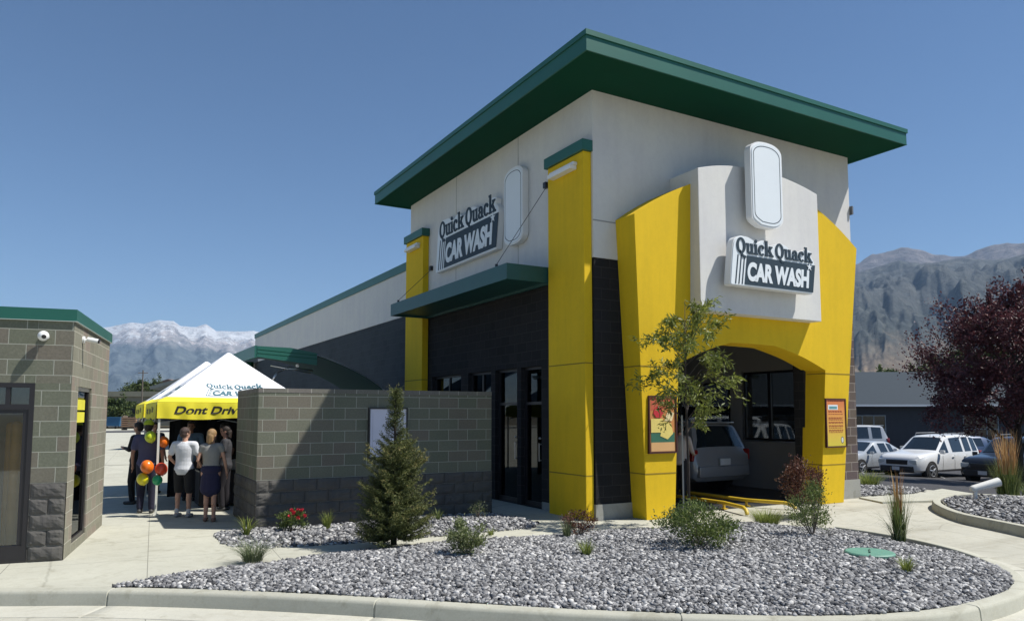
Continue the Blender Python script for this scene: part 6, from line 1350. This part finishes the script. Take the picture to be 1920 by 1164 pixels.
for a_, b_ in ((.2, .4), (8.5, .4), (8.5, 8.6)): lbox((a_ - .12, b_ - .12, 0), (a_ + .12, b_ + .12, 3.6), 'post', M('post_grey', (.15, .16, .16), .6))
r_ = empty('brick_house', (14.5, 170, 0), 'reddish brown house gable on the left horizon', 'house', None, rt_); lbox((-4, 0, 0), (4, 6, 3.2), 'wall', M('reddish_wall', (.30, .17, .13), .9)); mb = MB(); mb.prism([(-4.4, 3.2), (0, 4.6), (4.4, 3.2)], (V(0, -.3, 0), UX, UZ, UY), 0, 6.6); mb.build('roof', M('brown_roof', (.16, .11, .09), .9), r_); r_.scale = (2, 2, 2)
# timber stack on the lot edge, dumpster, street pole
r_ = empty('timber_stack', (4.6, 101, -.15), 'stack of brown boards beyond the street at the left', 'timber stack', None, rt_)
for k in range(5): lbox((-.9, -.6, .55 + k * .24), (.9, .6, .72 + k * .24), 'board_layer', M('brown_board', (.30, .18, .11), .85, var=.25, scale=5))
for xx in (-.8, .7): lbox((xx, -.58, .0), (xx + .12, .58, 1.9), 'bunk_post', BARK2)
r_ = empty('dumpster', (3.4, 117, 0), 'blue steel dumpster across the street behind the block kiosk', 'dumpster', None, rt_)
mb = MB(); mb.prism([(-.95, .25), (.95, .25), (1.1, 1.45), (-1.1, 1.45)], (V(0, -.7, 0), UX, UZ, UY), 0, 1.4); mb.build('bin', M('blue_steel', (.03, .13, .26), .5), r_, bevel=.02); lbox((-1.12, -.75, 1.451), (1.12, .75, 1.52), 'lid', M('lid_blue', (.05, .18, .33), .5)); 
for xx in (-.8, .8): mb = MB(); mb.tube([(xx - .05, -.5, .12), (xx + .05, -.5, .12)], .12, 12); mb.build('castor', RUB, r_)
r_ = empty('utility_pole', (5.2, 92, 0), 'thin wooden utility pole on the left horizon', 'pole'); mb = MB(); mb.tube([(0, 0, 0), (0, 0, 6.8)], [.09, .06], 8); mb.build('post', BARK2, r_); mb = MB(); mb.tube([(-.5, .2, 6.5), (.5, -.2, 6.5)], .04, 6); mb.build('crossarm', BARK2, r_)
r_ = empty('fabric_screen', (2.8, 18.75, 0), 'black fabric side wall hanging at the back of the nearer tent', 'screen'); mb = MB(); n_ = 40  # added black sheet, stands in for the deep shade under the tent
for k in range(n_ + 1):
    x_ = 1.65 + 2.42 * k / n_
    for z_ in (.04, 2.05): mb.v.append((x_, 18.74 + .03 * math.sin(k * 1.1), z_)); mb.v.append((x_, 18.744 + .03 * math.sin(k * 1.1), z_))
for k in range(n_): b_ = k * 4; mb.f += [(b_, b_ + 4, b_ + 6, b_ + 2), (b_ + 1, b_ + 3, b_ + 7, b_ + 5)]; mb.mi += [0, 0]
part(mb, 'fabric', M('black_fabric', (.010, .010, .012), .95), r_)
mb = MB(); mb.tube([(1.6, 18.74, 2.06), (4.1, 18.74, 2.06)], .014, 8); part(mb, 'hanging_rail', STEEL, r_)
person(2.62, 17.3, R(40), 1.72, 'dark haired person in black shirt behind the woman in grey', (.015, .015, .018), (.02, .02, .025), (.02, .015, .012), short=False, skin=SKIN2)
person(2.45, 15.9, R(75), 1.68, 'person in charcoal top at the draped table, right of the woman in grey', (.04, .04, .045), (.015, .015, .02), (.03, .02, .015), short=False, female=True, long_hair=True, skin=SKIN2, arms=[(V(-.24, .04, 1.15), V(-.14, .26, 1.02)), (V(.24, .04, 1.15), V(.14, .26, 1.02))])
# table with boxes in the tent's shade
r_ = empty('folding_table', (2.85, 16.9, 0), 'dark draped table in the shade of the nearer tent', 'table'); lbox((-.8, -.35, .72), (.8, .35, .75), 'table_top', BLACK); lbox((-.79, -.34, .05), (.79, .34, .719), 'drape', M('black_cloth', (.015, .015, .018), .95, bump=.6, bscale=9))
for k, (a_, c_) in enumerate((((-.5), (.5, .5, .48)), ((-.05), (.35, .33, .3)), ((.4), (.55, .55, .55)))):
    mb = MB(); mb.box((2.85 + a_ - .13, 16.72, .752), (2.85 + a_ + .13, 17.0, .90 + .04 * k)); mb.box((2.85 + a_ - .12, 16.73, .90 + .04 * k), (2.85 + a_ + .12, 16.99, .91 + .04 * k)); o = mb.build('box', M('carton_%d' % k, c_, .8)); tag(o, ['leftmost pale carton on the draped table', 'middle grey carton on the draped table', 'rightmost and tallest white carton on the draped table'][k], 'box', 'cartons on the draped table')

# ------------------------------------------------------------------ air
s = N('air'); s.t.nodes.remove(s.b); pv = s.n('ShaderNodeVolumePrincipled'); pv.inputs['Color'].default_value = (.44, .67, 1.0, 1); pv.inputs['Density'].default_value = HAZE = 7.0e-5; pv.inputs['Anisotropy'].default_value = 0.0
s.l(pv.outputs[0], s.t.nodes['Material Output'].inputs['Volume'])
mb = MB(); mb.box((-9000, -9000, -8), (10200, 10400, 1250)); hz = mb.build('haze', s.m); kind(hz, 'stuff')
for o in scene.objects:
    if o.name in ('haze', 'camera', 'sun') or o.type != 'MESH': continue
